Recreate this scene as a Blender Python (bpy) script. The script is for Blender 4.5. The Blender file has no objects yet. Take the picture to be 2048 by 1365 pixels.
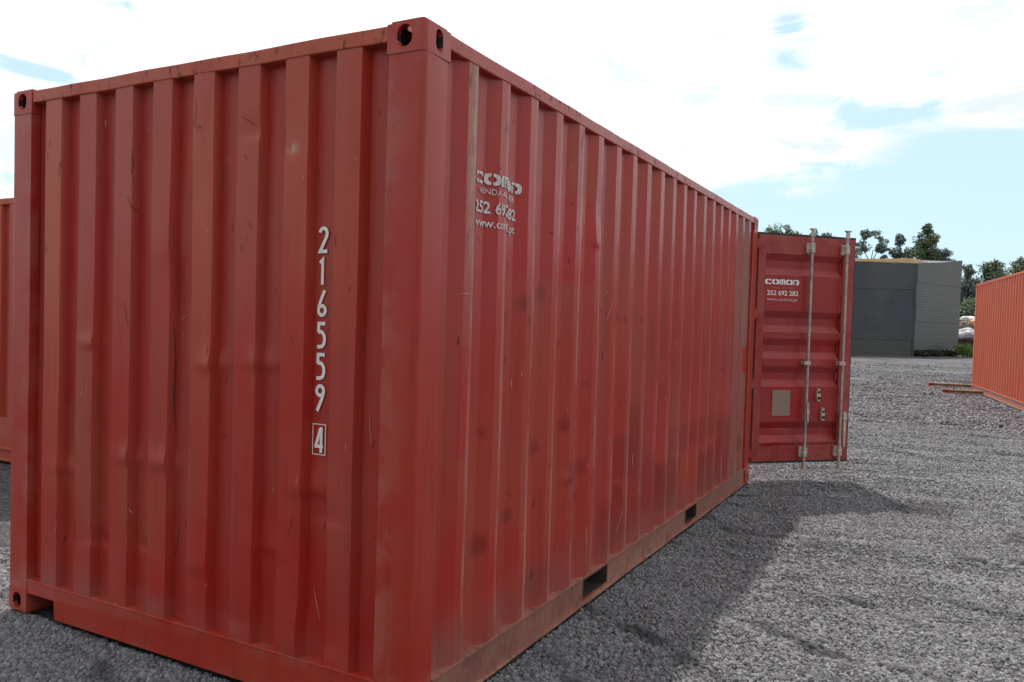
import bpy, bmesh, math, random
from mathutils import Vector, Matrix, noise
random.seed(7)
S = bpy.context.scene
COL = S.collection
R_ = math.radians

# ------------------------------------------------------------------ camera
cam_d = bpy.data.cameras.new('camera')
cam = bpy.data.objects.new('camera', cam_d)
COL.objects.link(cam)
cam.location = (1.6319, -2.4974, 1.5231)
cam.rotation_mode = 'XYZ'
cam.rotation_euler = (1.5397, -0.0276, 0.5214)
cam_d.sensor_width = 36.0
cam_d.lens = 1673.0 / 2048 * 36
cam_d.shift_x = 92.46 / 2048
cam_d.shift_y = 9.05 / 2048
cam_d.clip_start = 0.05
cam_d.clip_end = 3000
cam_d.dof.use_dof = False
S.camera = cam

# ------------------------------------------------------------------ light
SUN_DIR = Vector((-0.68, 1.30, 2.591)).normalized()      # towards the sun
sun_el = math.asin(SUN_DIR.z)
sun_d = bpy.data.lights.new('sun', 'SUN')
sun_d.energy = 4.0
sun_d.angle = R_(1.2)
sun_d.color = (1.0, 0.955, 0.90)
sun = bpy.data.objects.new('sun', sun_d)
COL.objects.link(sun)
sun.rotation_euler = SUN_DIR.to_track_quat('Z', 'Y').to_euler()

world = bpy.data.worlds.new('World')
S.world = world
world.use_nodes = True


class NT:
    """small helper round a node tree"""
    def __init__(self, tree):
        self.t = tree
        tree.nodes.clear()

    def n(self, typ, **kw):
        nd = self.t.nodes.new(typ)
        for k, v in kw.items():
            setattr(nd, k, v)
        return nd

    def link(self, a, b):
        self.t.links.new(a, b)

    def put(self, sock, v):
        if hasattr(v, 'is_linked'):
            self.link(v, sock)
        elif v is not None:
            if isinstance(v, (tuple, list)) and len(v) == 3 and sock.type == 'RGBA':
                v = (*v, 1)
            sock.default_value = v

    def math(self, op, a, b=None, c=None, clamp=False):
        m = self.n('ShaderNodeMath', operation=op)
        m.use_clamp = clamp
        self.put(m.inputs[0], a)
        if b is not None: self.put(m.inputs[1], b)
        if c is not None: self.put(m.inputs[2], c)
        return m.outputs[0]

    def step(self, v, lo, hi):
        m = self.n('ShaderNodeMapRange', interpolation_type='SMOOTHSTEP')
        self.put(m.inputs['Value'], v)
        m.inputs['From Min'].default_value = lo
        m.inputs['From Max'].default_value = hi
        return m.outputs['Result']

    def mapr(self, v, a, b, c, d):
        m = self.n('ShaderNodeMapRange')
        self.put(m.inputs['Value'], v)
        for k, x in zip(('From Min', 'From Max', 'To Min', 'To Max'), (a, b, c, d)):
            m.inputs[k].default_value = x
        return m.outputs['Result']

    def mix(self, f, a, b, blend='MIX'):
        m = self.n('ShaderNodeMix', data_type='RGBA', blend_type=blend)
        self.put(m.inputs['Factor'], f)
        self.put(m.inputs['A'] if False else m.inputs[6], a)
        self.put(m.inputs[7], b)
        return m.outputs[2]

    def mapping(self, vec, scale=(1, 1, 1), loc=(0, 0, 0)):
        m = self.n('ShaderNodeMapping')
        self.put(m.inputs['Vector'], vec)
        m.inputs['Scale'].default_value = scale
        m.inputs['Location'].default_value = loc
        return m.outputs[0]

    def noise(self, vec, scale, detail=3, rough=.55, dist=0.0):
        m = self.n('ShaderNodeTexNoise')
        self.put(m.inputs['Vector'], vec)
        m.inputs['Scale'].default_value = scale
        m.inputs['Detail'].default_value = detail
        m.inputs['Roughness'].default_value = rough
        m.inputs['Distortion'].default_value = dist
        return m.outputs['Fac']

    def voro(self, vec, scale, feature='F1', out='Distance'):
        m = self.n('ShaderNodeTexVoronoi', feature=feature)
        self.put(m.inputs['Vector'], vec)
        m.inputs['Scale'].default_value = scale
        return m.outputs[out]

    def attr(self, name):
        return self.n('ShaderNodeAttribute', attribute_name=name).outputs['Fac']


def build_world():
    w = NT(world.node_tree)
    tc = w.n('ShaderNodeTexCoord').outputs['Generated']
    sep = w.n('ShaderNodeSeparateXYZ'); w.link(tc, sep.inputs[0])
    X, Y, Z = sep.outputs
    sky = w.n('ShaderNodeTexSky', sky_type='NISHITA')
    sky.sun_disc = False
    sky.sun_elevation = sun_el
    sky.sun_rotation = math.atan2(SUN_DIR.x, SUN_DIR.y)
    sky.air_density = 1.0
    sky.dust_density = 1.5
    # cloud layer seen in perspective: the direction divided by its height
    zz = w.math('MAXIMUM', Z, 0.03)
    comb = w.n('ShaderNodeCombineXYZ')
    w.link(w.math('DIVIDE', X, zz), comb.inputs[0])
    w.link(w.math('DIVIDE', Y, zz), comb.inputs[1])
    plane = comb.outputs[0]
    n1 = w.noise(plane, 0.9, 8, .62, .4)
    n2 = w.noise(w.mapping(tc, (1, 1, 2.4)), 8.0, 9, .66, .8)
    B = w.math('ADD', w.math('MULTIPLY', w.math('SUBTRACT', n1, .5), 1.1),
               w.math('MULTIPLY', w.math('SUBTRACT', n2, .5), 4.2))
    # (x, z, rx, rz, weight): open sky is positive, a cloud is negative
    blobs = [(0.04, .126, .19, .050, 2.6), (-.02, .060, .30, .06, 1.3), (-.19, .130, .08, .034, .9),
             (.03, .172, .09, .016, .7), (.0, .200, .075, .030, 1.1), (-.30, .22, .12, .05, -.25), (-.21, .195, .10, .022, -.8), (-.5, .35, .5, .2, -.5), (-.15, .40, .4, .08, -.4),
             (-.047, .131, .045, .011, -1.2), (.045, .212, .05, .012, -.9), (.045, .092, .05, .010, -.7),
             (-.13, .150, .06, .010, -.4), (-.16, .145, .03, .010, -.3), (.06,.128,.06,.01,-.7),
             (-.15, .245, .06, .014, 1.05), (-.24, .255, .04, .020, .80), (-.155, .325, .030, .035, 1.0),
             (-.15, .285, .035, .02, .75), (-.08, .225, .05, .012, .8), (-.29, .29, .03, .015, .6), (.0, .31, .04, .015, .7), (.05, .325, .07, .02, .5), (.05, .190, .05, .012, .6),
             (-.812, .243, .020, .010, 1.2), (-.752, .316, .02, .008, 1.0), (-.85, .165, .05, .05, .65)]
    for x, z, rx, rz, wt in blobs:
        a = w.math('POWER', w.math('DIVIDE', w.math('SUBTRACT', X, x), rx), 2)
        b = w.math('POWER', w.math('DIVIDE', w.math('SUBTRACT', Z, z), rz), 2)
        g = w.math('EXPONENT', w.math('MULTIPLY', w.math('ADD', a, b), -1))
        g = w.math('MULTIPLY', g, w.mapr(Y, -.1, .3, 0, 1))
        B = w.math('MULTIPLY_ADD', g, wt, B)
    blue = w.step(B, .0, 1.0)
    # thin haze whitens the open sky, more so towards the horizon
    hz = w.mapr(Z, 0.0, .45, .86, .55)
    open_sky = w.mix(hz, sky.outputs[0], (5.7, 7.9, 9.2))
    cloud = w.mix(w.step(n2, .34, .56), (6.4, 7.1, 7.9), (9.5, 9.5, 9.5))
    # thin cloud is brightest round the hidden sun and dull on the far side of the sky
    dt = w.n('ShaderNodeVectorMath', operation='DOT_PRODUCT')
    w.link(tc, dt.inputs[0]); dt.inputs[1].default_value = tuple(SUN_DIR)
    cloud = w.mix(1.0, cloud, w.mapr(dt.outputs['Value'], -.45, .80, .42, 1.16), 'MULTIPLY')
    col = w.mix(blue, cloud, open_sky)
    bg = w.n('ShaderNodeBackground')
    w.link(col, bg.inputs[0])
    bg.inputs[1].default_value = 0.10
    out = w.n('ShaderNodeOutputWorld')
    w.link(bg.outputs[0], out.inputs[0])


build_world()

S.render.engine = 'CYCLES'
S.view_settings.view_transform = 'Standard'
S.view_settings.look = 'None'
S.view_settings.gamma = 1
S.view_settings.exposure = 0.34
S.render.resolution_x = 1024
S.render.resolution_y = 682


# ------------------------------------------------------------------ object helpers
def tag(o, label=None, cat=None, group=None, kind=None):
    if label: o['label'] = label
    if cat: o['category'] = cat
    if group: o['group'] = group
    if kind: o['kind'] = kind
    return o


def empty(name, loc=(0, 0, 0), rz=0.0):
    o = bpy.data.objects.new(name, None)
    o.empty_display_size = .3
    o.location = loc
    o.rotation_euler = (0, 0, rz)
    COL.objects.link(o)
    return o


def obj(name, bm, mat, parent=None, smooth=False, bevel=0.0, seg=2):
    me = bpy.data.meshes.new(name)
    bmesh.ops.recalc_face_normals(bm, faces=bm.faces[:])
    bm.to_mesh(me); bm.free()
    me.materials.append(mat)
    if smooth: me.shade_smooth()
    o = bpy.data.objects.new(name, me)
    COL.objects.link(o)
    if parent: o.parent = parent
    if bevel:
        m = o.modifiers.new('bevel', 'BEVEL')
        m.width = bevel; m.segments = seg; m.limit_method = 'ANGLE'; m.angle_limit = R_(40)
    return o


def copy_tree(o, parent=None):
    c = o.copy(); COL.objects.link(c); c.parent = parent
    for ch in [x for x in COL.objects if x.parent == o]:
        copy_tree(ch, c)
    return c


def box(bm, x0, x1, y0, y1, z0, z1):
    v = [bm.verts.new(p) for p in ((x0, y0, z0), (x1, y0, z0), (x1, y1, z0), (x0, y1, z0),
                                   (x0, y0, z1), (x1, y0, z1), (x1, y1, z1), (x0, y1, z1))]
    for f in ((0, 3, 2, 1), (4, 5, 6, 7), (0, 1, 5, 4), (1, 2, 6, 5), (2, 3, 7, 6), (3, 0, 4, 7)):
        bm.faces.new([v[i] for i in f])
    return v


def tube(bm, a, b, r, n=14, r2=None):
    a, b = Vector(a), Vector(b)
    d = (b - a).normalized()
    u = d.orthogonal().normalized(); w = d.cross(u)
    r2 = r if r2 is None else r2
    A = [bm.verts.new(a + (u * math.cos(t) + w * math.sin(t)) * r) for t in [2 * math.pi * i / n for i in range(n)]]
    Bv = [bm.verts.new(b + (u * math.cos(t) + w * math.sin(t)) * r2) for t in [2 * math.pi * i / n for i in range(n)]]
    for i in range(n):
        bm.faces.new((A[i], A[(i + 1) % n], Bv[(i + 1) % n], Bv[i]))
    bm.faces.new(A[::-1]); bm.faces.new(Bv)


def prism(bm, pts, axis, a, b):
    """extrude a 2-D outline along axis ('x','y','z') from a to b"""
    def P(p, t):
        if axis == 'z': return (p[0], p[1], t)
        if axis == 'y': return (p[0], t, p[1])
        return (t, p[0], p[1])
    A = [bm.verts.new(P(p, a)) for p in pts]
    Bv = [bm.verts.new(P(p, b)) for p in pts]
    n = len(pts)
    for i in range(n):
        bm.faces.new((A[i], A[(i + 1) % n], Bv[(i + 1) % n], Bv[i]))
    bm.faces.new(A[::-1]); bm.faces.new(Bv)


# ------------------------------------------------------------------ materials
def principled(name):
    m = bpy.data.materials.new(name)
    m.use_nodes = True
    w = NT(m.node_tree)
    p = w.n('ShaderNodeBsdfPrincipled')
    out = w.n('ShaderNodeOutputMaterial')
    w.link(p.outputs[0], out.inputs[0])
    return m, w, p


def paint_mat(name, base, tint, fresh, rough=.36, scale=1.0, grime=.6, spots=1.0, chalk=.11):
    """weathered marine paint: faded areas, run-down streaks, touch-ups, chips and rust"""
    m, w, p = principled(name)
    pos = w.n('ShaderNodeTexCoord').outputs['Object']
    big = w.noise(w.mapping(pos, (1.1, 1.1, .7)), 1.3 * scale, 4, .6, .3)
    mid = w.noise(pos, 5 * scale, 5, .6, .2)
    streak = w.noise(w.mapping(pos, (1, 1, .06)), 26 * scale, 5, .65)
    fine = w.noise(pos, 55 * scale, 4, .7)
    c = w.mix(w.math('MULTIPLY', w.step(big, .36, .66), .8), base, tint)
    # chalky sun-bleached film
    c = w.mix(w.math('MULTIPLY', w.step(mid, .42, .72), chalk * .55), c, tuple(min(1, x * .85 + .05) for x in base))
    # dirt running down
    dirt = w.math('MULTIPLY', w.step(streak, .50, .70), grime * .55)
    c = w.mix(dirt, c, tuple(x * f for x, f in zip(base, (.42, .75, .8))))
    c = w.mix(w.math('MULTIPLY', w.step(w.noise(w.mapping(pos, (1, 1, .10)), 40 * scale, 3, .6), .6, .8), grime * .28), c,
              (.32, .10, .06))
    c = w.mix(w.math('MULTIPLY', w.attr('warm'), w.step(w.noise(w.mapping(pos, (1, 1, .3)), 4, 4, .6), .25, .55)), c, (.46, .088, .036))
    # fresh touch-ups (own outlines, stored on the mesh)
    c = w.mix(w.attr('fresh'), c, fresh)
    c = w.mix(w.attr('dab'), c, tuple(x * .42 for x in fresh))
    c = w.mix(w.attr('dusty'), c, (.25, .135, .11))
    # rust stored on the mesh broken up by noise
    rn = w.noise(w.mapping(pos, (1, 1, .5)), 28 * scale, 6, .7)
    ra = w.math('MULTIPLY', w.attr('rust'), 1.0)
    rmask = w.step(w.math('ADD', w.math('MULTIPLY', ra, .45), rn), .68, .82)
    rmask = w.math('MULTIPLY', rmask, w.math('MINIMUM', w.math('MULTIPLY', ra, 3), 1))
    c = w.mix(rmask, c, w.mix(w.step(fine, .4, .6), (.075, .022, .014), (.15, .050, .026)))
    pale = w.math('MULTIPLY', w.attr('pale'), w.step(rn, .42, .55))
    c = w.mix(pale, c, (.42, .27, .17))
    # small chips
    v = w.voro(w.mapping(pos, (1, 1, .6)), 9 * scale)
    sp = w.math('MULTIPLY', w.step(v, .055 * spots, .03 * spots), w.step(w.noise(pos, 2.2 * scale, 2), .50, .62))
    c = w.mix(w.math('MULTIPLY', sp, .75), c, (.10, .035, .025))
    v2 = w.voro(w.mapping(pos, (1, 1, .8), (3.1, 1.7, .4)), 7 * scale)
    sp2 = w.math('MULTIPLY', w.step(v2, .032 * spots, .016 * spots), w.step(w.noise(pos, 1.7 * scale, 2), .52, .6))
    c = w.mix(w.math('MULTIPLY', sp2, .7), c, (.50, .36, .28))
    # thin scratches
    sc = w.noise(w.mapping(pos, (1, 1, .03), (1, 2, 3)), 90 * scale, 2, .5)
    scm = w.math('MULTIPLY', w.step(sc, .69, .72), w.step(w.noise(pos, 3.3, 2), .47, .55))
    c = w.mix(w.math('MULTIPLY', scm, .5), c, (.16, .05, .04))
    # worn arrises
    geo = w.n('ShaderNodeNewGeometry')
    edge = w.math('MULTIPLY', w.step(geo.outputs['Pointiness'], .53, .60), w.step(mid, .35, .65))
    c = w.mix(w.math('MULTIPLY', edge, .45), c, (.42, .16, .12))
    w.link(c, p.inputs['Base Color'])
    r = w.math('ADD', w.math('MULTIPLY', mid, .28), rough - .14)
    r = w.math('ADD', r, w.math('MULTIPLY', rmask, .35))
    r = w.math('SUBTRACT', r, w.math('MULTIPLY', w.attr('fresh'), .06))
    w.link(r, p.inputs['Roughness'])
    c_edge = w.math('MULTIPLY', w.attr('edge'), w.step(w.noise(w.mapping(pos, (1, 1, .25)), 5, 4, .7), .35, .62))
    w.link(w.mix(w.math('MULTIPLY', c_edge, .6), c, (.50, .27, .21)), p.inputs['Base Color'])
    p.inputs['Specular IOR Level'].default_value = .42
    b = w.n('ShaderNodeBump'); b.inputs['Strength'].default_value = .35; b.inputs['Distance'].default_value = .004
    h = w.math('ADD', w.noise(w.mapping(pos, (1, 1, .45)), 6 * scale, 4, .55), w.math('MULTIPLY', fine, .10))
    h = w.math('SUBTRACT', h, w.math('MULTIPLY', rmask, .2))
    w.link(h, b.inputs['Height']); w.link(b.outputs[0], p.inputs['Normal'])
    return m


M_MAIN = paint_mat('container_paint_red', (.400, .026, .017), (.385, .046, .021), (.420, .012, .009))
M_RAIL = paint_mat('container_rail_paint', (.210, .018, .015), (.195, .024, .017), (.24, .02, .015), grime=.9)
M_ORANGE = paint_mat('container_paint_orange', (.54, .088, .038), (.52, .105, .046), (.30, .04, .03), rough=.55, grime=.7)
M_LEFT = paint_mat('container_paint_brick', (.42, .050, .030), (.42, .075, .036), (.30, .03, .02), rough=.5)
M_DOOR = paint_mat('door_paint_crimson', (.320, .020, .018), (.300, .027, .022), (.370, .012, .011), grime=.6)


def simple(name, col, rough=.6, metal=0.0, var=.25, scale=12, bump=.15, dist=.002, spec=.5):
    m, w, p = principled(name)
    pos = w.n('ShaderNodeTexCoord').outputs['Object']
    n = w.noise(pos, scale, 5, .65)
    a = tuple(x * (1 - var) for x in col); b_ = tuple(min(1, x * (1 + var)) for x in col)
    w.link(w.mix(w.step(n, .3, .7), a, b_), p.inputs['Base Color'])
    p.inputs['Roughness'].default_value = rough
    p.inputs['Metallic'].default_value = metal
    p.inputs['Specular IOR Level'].default_value = spec
    if bump:
        b = w.n('ShaderNodeBump'); b.inputs['Strength'].default_value = bump; b.inputs['Distance'].default_value = dist
        w.link(w.noise(pos, scale * 4, 4, .6), b.inputs['Height']); w.link(b.outputs[0], p.inputs['Normal'])
    return m


M_WHITE = simple('stencil_white', (.86, .84, .81), .6, var=.07, scale=30, bump=0)
M_SPRAY = simple('sprayed_white', (.64, .58, .56), .65, var=.18, scale=40, bump=0)
M_FAINT = simple('faded_white', (.42, .20, .18), .65, var=.15, scale=40, bump=0)
M_GALV = simple('galvanised_steel', (.42, .37, .35), .5, .35, .3, 14, .2)
M_GALVB = simple('galvanised_steel_bracket', (.50, .42, .36), .6, .15, .35, 30, .3)
M_RUBBER = simple('door_gasket_rubber', (.035, .032, .030), .75, 0, .3)
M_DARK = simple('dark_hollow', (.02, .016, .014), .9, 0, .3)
M_PLATE = simple('data_plate_metal', (.30, .205, .15), .5, .2, .12, 60)
M_WOODFLOOR = simple('plywood_floor', (.16, .09, .05), .7, 0, .3, 3)
M_POCKET = simple('fork_pocket_dark', (.060, .046, .038), .85, 0, .35, 9)  # dark grey-brown inside of the fork pockets
M_UNDER = simple('underframe_steel', (.10, .035, .028), .8, 0, .4, 8)


def set_attr(me, name, vals):
    a = me.attributes.new(name, 'FLOAT', 'POINT')
    a.data.foreach_set('value', vals)


# ------------------------------------------------------------------ strokes and letters
def fill_polys(polys):
    """2-D polygons -> bmesh faces in the (s, z) plane (s on x, z on y)"""
    bm = bmesh.new()
    for p in polys:
        vs = [bm.verts.new((q[0], q[1], q[2] if len(q) > 2 else 0)) for q in p]
        bm.faces.new(vs)
    bmesh.ops.triangulate(bm, faces=bm.faces[:])
    return bm


LAYER = .0004


def ribbon(pts, w):
    """a mitred stroke as quads"""
    out = []
    n = len(pts)
    L, Rr = [], []
    for i, p in enumerate(pts):
        a = Vector(pts[max(0, i - 1)]); b = Vector(p); c = Vector(pts[min(n - 1, i + 1)])
        d1 = (b - a).normalized() if i else (c - b).normalized()
        d2 = (c - b).normalized() if i < n - 1 else d1
        nn = Vector((-(d1.y + d2.y), d1.x + d2.x))
        if nn.length < 1e-6: nn = Vector((-d1.y, d1.x))
        nn.normalize()
        k = 1 / max(.45, nn.dot(Vector((-d1.y, d1.x))))
        L.append(b + nn * w / 2 * k); Rr.append(b - nn * w / 2 * k)
    for i in range(n - 1):
        out.append([tuple(L[i]), tuple(L[i + 1]), tuple(Rr[i + 1]), tuple(Rr[i])])
    return out


def arc(cx, cy, rx, ry, a0, a1, n=12):
    return [(cx + rx * math.cos(R_(a0 + (a1 - a0) * i / n)), cy + ry * math.sin(R_(a0 + (a1 - a0) * i / n))) for i in range(n + 1)]


# tall condensed figures on a box 0.42 wide, 1 high (stroke centre lines)
G = {
    '2': [arc(.21, .74, .17, .19, 170, -20) + [(.33, .56), (.06, .07), (.40, .07)]],
    '1': [[(.09, .83), (.22, .95), (.22, 0)]],
    '6': [arc(.21, .24, .165, .175, 150, 510, 20), [(.053, .32), (.11, .52), (.33, 1.0)]],
    '5': [[(.385, .93), (.08, .93), (.065, .60)], [(.06, .59), (.16, .635)] + arc(.17, .33, .20, .29, 75, -60) + [(.14, .05), (.02, .05)]],
    '9': [arc(.21, .76, .165, .175, 150, 510, 20), [(.367, .68), (.31, .48), (.09, 0)]],
    '4': [[(.31, 0), (.31, 1.0)], [(.28, .96), (.055, .25)], [(.0, .25), (.42, .25)]],
}


def glyph_polys(ch, s0, z0, h, wk=.145, sx=1.0, slant=0.0):
    polys = []
    for k, st in enumerate(G[ch]):
        for q in ribbon(st, wk):
            polys.append([(s0 + (x * sx + y * slant) * h, z0 + y * h, k * .0006) for x, y in q])
    return polys


def font_polys(text, s0, z0, h, width, bold=0.0):
    """the built-in font as triangles, scaled to a cap height and an overall width"""
    cu = bpy.data.curves.new('t', 'FONT')
    cu.body = text; cu.size = 1.0; cu.offset = bold; cu.resolution_u = 3
    o = bpy.data.objects.new('t', cu); COL.objects.link(o)
    dg = bpy.context.evaluated_depsgraph_get()
    me = bpy.data.meshes.new_from_object(o.evaluated_get(dg))
    xs = [v.co.x for v in me.vertices]
    x0, x1 = min(xs), max(xs)
    cap = .70
    tris = []
    for p in me.polygons:
        tris.append([(s0 + (me.vertices[i].co.x - x0) / (x1 - x0) * width, z0 + me.vertices[i].co.y / cap * h) for i in p.vertices])
    bpy.data.objects.remove(o); bpy.data.curves.remove(cu); bpy.data.meshes.remove(me)
    return tris


def logo_polys(s0, z0, h, width):
    """the wide stencilled word C O M O D: thick stems, thin broken tops"""
    lw = width / 5.0; g = lw * .09; P = []
    t = h * .26                                 # horizontal bar height
    def half(x, side, a=1.0):                   # rounded half of an O, side -1 left / 1 right
        r = lw * .46
        o = arc(x, z0 + h / 2, r, h / 2, 90, 90 + 90 * 2, 10) if side < 0 else arc(x, z0 + h / 2, r, h / 2, -90, 90, 10)
        i = arc(x, z0 + h / 2, r * .42, h / 2 - t, 270, 90, 10) if side < 0 else arc(x, z0 + h / 2, r * .42, h / 2 - t, 90, -90, 10)
        def sq(pts):                            # squarish rounding
            out = []
            for px, pz in pts:
                ux = (px - x) / r; uz = (pz - z0 - h / 2) / (h / 2)
                k = 1 / max(.72, (abs(ux) ** 3 + abs(uz) ** 3) ** (1 / 3)) if (ux or uz) else 1
                out.append((x + ux * r * min(k, 1.22), z0 + h / 2 + max(-1, min(1, uz * min(k, 1.22))) * h / 2))
            return out
        oo, ii = sq(o), i
        n = len(oo)
        for k in range(n - 1):
            P.append([oo[k], oo[k + 1], ii[n - 2 - k], ii[n - 1 - k]])
    c = s0 + lw * .5
    half(c - g * .6, -1)                        # C
    P.append([(c, z0 + h), (c, z0 + h - t), (c + lw * .36, z0 + h - t), (c + lw * .36, z0 + h)])
    P.append([(c, z0), (c, z0 + t), (c + lw * .36, z0 + t), (c + lw * .36, z0)])
    P.append([(c + lw * .26, z0 + h - t), (c + lw * .26, z0 + h * .6), (c + lw * .36, z0 + h * .6), (c + lw * .36, z0 + h - t)])
    for k in (1, 3):                            # O
        c = s0 + lw * (k + .5)
        half(c - g * .6, -1); half(c + g * .6, 1)
    x = s0 + lw * 2 + g                         # M
    ww = lw - 2 * g
    for a, b_ in ((0, .26), (.39, .61), (.74, 1.0)):
        P.append([(x + ww * a, z0), (x + ww * b_, z0), (x + ww * b_, z0 + h * .8), (x + ww * a, z0 + h * .8)])
    P.append([(x, z0 + h * .8), (x + ww * .34, z0 + h * .8), (x + ww * .34, z0 + h), (x + ww * .12, z0 + h)])
    P.append([(x + ww * .40, z0 + h * .8), (x + ww, z0 + h * .8), (x + ww * .9, z0 + h), (x + ww * .40, z0 + h)])
    c = s0 + lw * 4.5                           # D
    P.append([(c - lw * .42, z0 + h), (c - lw * .42, z0 + h - t), (c - g, z0 + h - t), (c - g, z0 + h)])
    P.append([(c - lw * .42, z0), (c - lw * .42, z0 + h * .62), (c - lw * .26, z0 + h * .62), (c - lw * .26, z0)])
    half(c, 1)
    return P


def decal(name, polys, place, mat, parent, cuts=(), fine=None):
    """polys in (s,z) laid on a surface by place(s,z)->xyz, cut along s at the folds of that surface"""
    bm = fill_polys(polys)
    for s in cuts:
        geom = bm.verts[:] + bm.edges[:] + bm.faces[:]
        bmesh.ops.bisect_plane(bm, geom=geom, plane_co=(s, 0, 0), plane_no=(1, 0, 0), dist=1e-6)
    for v in bm.verts:
        k = v.co.z
        v.co = Vector(place(v.co.x, v.co.y)) - Vector((0, k, 0))
    return obj(name, bm, mat, parent)


# ------------------------------------------------------------------ corrugated walls
def cols_from(breaks, sub):
    out = []
    for a, b in zip(breaks, breaks[1:]):
        out += [a + (b - a) * i / sub for i in range(sub)]
    return out + [breaks[-1]]


def make_prof(breaks):
    """piecewise linear depth: list of (s, depth)"""
    def f(s):
        if s <= breaks[0][0]: return breaks[0][1]
        for (a, da), (b, db) in zip(breaks, breaks[1:]):
            if s <= b: return da + (db - da) * (s - a) / (b - a)
        return breaks[-1][1]
    return f


def wall_mesh(name, breaks, z0, z1, nz, place, wob, dents, attrs, mat, parent, sub=3, lip=0.0):
    """corrugated sheet: columns follow the folds, rows are fine enough for the dents"""
    prof = make_prof(breaks)
    ss = cols_from([b[0] for b in breaks], sub)
    zs = [z0 + (z1 - z0) * i / nz for i in range(nz + 1)]
    verts, at = [], {k: [] for k in attrs}
    for z in zs:
        for s in ss:
            d = prof(s)
            ws = wob(s, z)
            for (dx, dz, rx, rz, dep) in dents:
                rx = rx * .8; rz = rz * (.6 if rz <= .13 else .85)
                ux = (s - dx) / rx; uz = (z - dz) / rz
                if abs(ux) < 2.2 and abs(uz) < 2.5:
                    k = uz if uz > 0 else uz * 2.6          # sharp below, soft above
                    e = math.exp(-ux * ux - k * k)
                    d += dep * .46 * e
                    ws += dep * .2 * ux * e
            d += noise.noise(Vector((s * 1.6, z * 1.3, 3.3 + breaks[0][0]))) * .0035
            verts.append(place(s + ws, z, d))
            for k, f in attrs.items():
                at[k].append(f(s, z))
    n = len(ss)
    faces = [(j * n + i, j * n + i + 1, (j + 1) * n + i + 1, (j + 1) * n + i) for j in range(nz) for i in range(n - 1)]
    me = bpy.data.meshes.new(name)
    me.from_pydata(verts, [], faces)
    bm = bmesh.new(); bm.from_mesh(me)
    bmesh.ops.recalc_face_normals(bm, faces=bm.faces[:])
    bm.to_mesh(me); bm.free()
    for k in at: set_attr(me, k, at[k])
    me.materials.append(mat)
    me.shade_smooth()
    me.set_sharp_from_angle(angle=R_(22)) if hasattr(me, 'set_sharp_from_angle') else None
    o = bpy.data.objects.new(name, me)
    COL.objects.link(o); o.parent = parent
    return o


def soft(t, w=.15):
    return max(0.0, min(1.0, .5 + t / (2 * w)))


def rect_patch(s, z, s0, s1, z0, z1, w=.02, nz=.03):
    j = noise.noise(Vector((s * 5, z * 5, 1.7))) * nz
    return soft(min(s - s0, s1 - s + j, z - z0 + j, z1 - z), w)


def dot_patch(s, z, cs, cz, r, w=.012):
    return soft(r * (1 + .15 * noise.noise(Vector((s * 30, z * 30, cs)))) - math.hypot(s - cs, z - cz), w)


# ------------------------------------------------------------------ corner castings
def hole_outline(kind, n=28):
    if kind == 'slot':      # vertical stadium 63.5 x 40
        a, b = .0245, .0400
    elif kind == 'wide':    # the shorter, squarish end hole
        a, b = .0330, .0400
    pts = []
    for i in range(n):
        t = 2 * math.pi * i / n
        c, s = math.cos(t), math.sin(t)
        k = min(a, b)
        ex, ez = a - k, b - k
        pts.append(((1 if c > 0 else -1) * ex + k * c if abs(c) > 1e-9 else 0, (1 if s > 0 else -1) * ez + k * s if abs(s) > 1e-9 else b))
    return pts


def casting_mesh(mat):
    """corner casting, 162 (x) by 178 (y) by 118 high; outer corner at the origin, it fills -x and +y.
    Openings through the -y face, the +x face and the top, into a hollow."""
    def new(bmf):
        me = bpy.data.meshes.new('c'); bm = bmesh.new(); bmf(bm)
        bmesh.ops.recalc_face_normals(bm, faces=bm.faces[:]); bm.to_mesh(me); bm.free()
        o = bpy.data.objects.new('c', me); COL.objects.link(o); return o
    def body(bm):
        box(bm, -.162, 0, 0, .178, 0, .118)
        bmesh.ops.bevel(bm, geom=[e for e in bm.edges if all(abs(v.co.x) < 1e-6 and abs(v.co.y) < 1e-6 for v in e.verts)],
                        offset=.026, segments=6, affect='EDGES', profile=.5)
        bmesh.ops.bevel(bm, geom=[e for e in bm.edges if all(v.co.z > .117 for v in e.verts) and e.calc_face_angle(0) > .5],
                        offset=.011, segments=3, affect='EDGES')
    b = new(body)
    cutters = [new(lambda bm: box(bm, -.140, -.024, .024, .156, .024, .096)),
               new(lambda bm: prism(bm, [(x - .087, z + .060) for x, z in hole_outline('wide')], 'y', -.02, .06)),
               new(lambda bm: prism(bm, [(x + .098, z + .058) for x, z in hole_outline('slot')], 'x', -.06, .02)),
               new(lambda bm: prism(bm, [(x * 1.2 - .081, z * 1.5 + .089) for x, z in hole_outline('slot')], 'z', .05, .14))]
    for c in cutters:
        m = b.modifiers.new('b', 'BOOLEAN'); m.operation = 'DIFFERENCE'; m.object = c; m.solver = 'EXACT'
    dg = bpy.context.evaluated_depsgraph_get()
    me = bpy.data.meshes.new_from_object(b.evaluated_get(dg))
    for c in cutters + [b]: bpy.data.objects.remove(c)
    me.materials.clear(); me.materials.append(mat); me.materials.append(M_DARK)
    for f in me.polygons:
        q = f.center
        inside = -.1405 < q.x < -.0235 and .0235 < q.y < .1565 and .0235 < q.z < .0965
        f.material_index = 1 if inside else 0  # bare dirty cavity, coloured near black so it reads as shade
    me.name = 'corner_casting'
    me.shade_smooth()
    if hasattr(me, 'set_sharp_from_angle'): me.set_sharp_from_angle(angle=R_(35))
    return me


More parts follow.
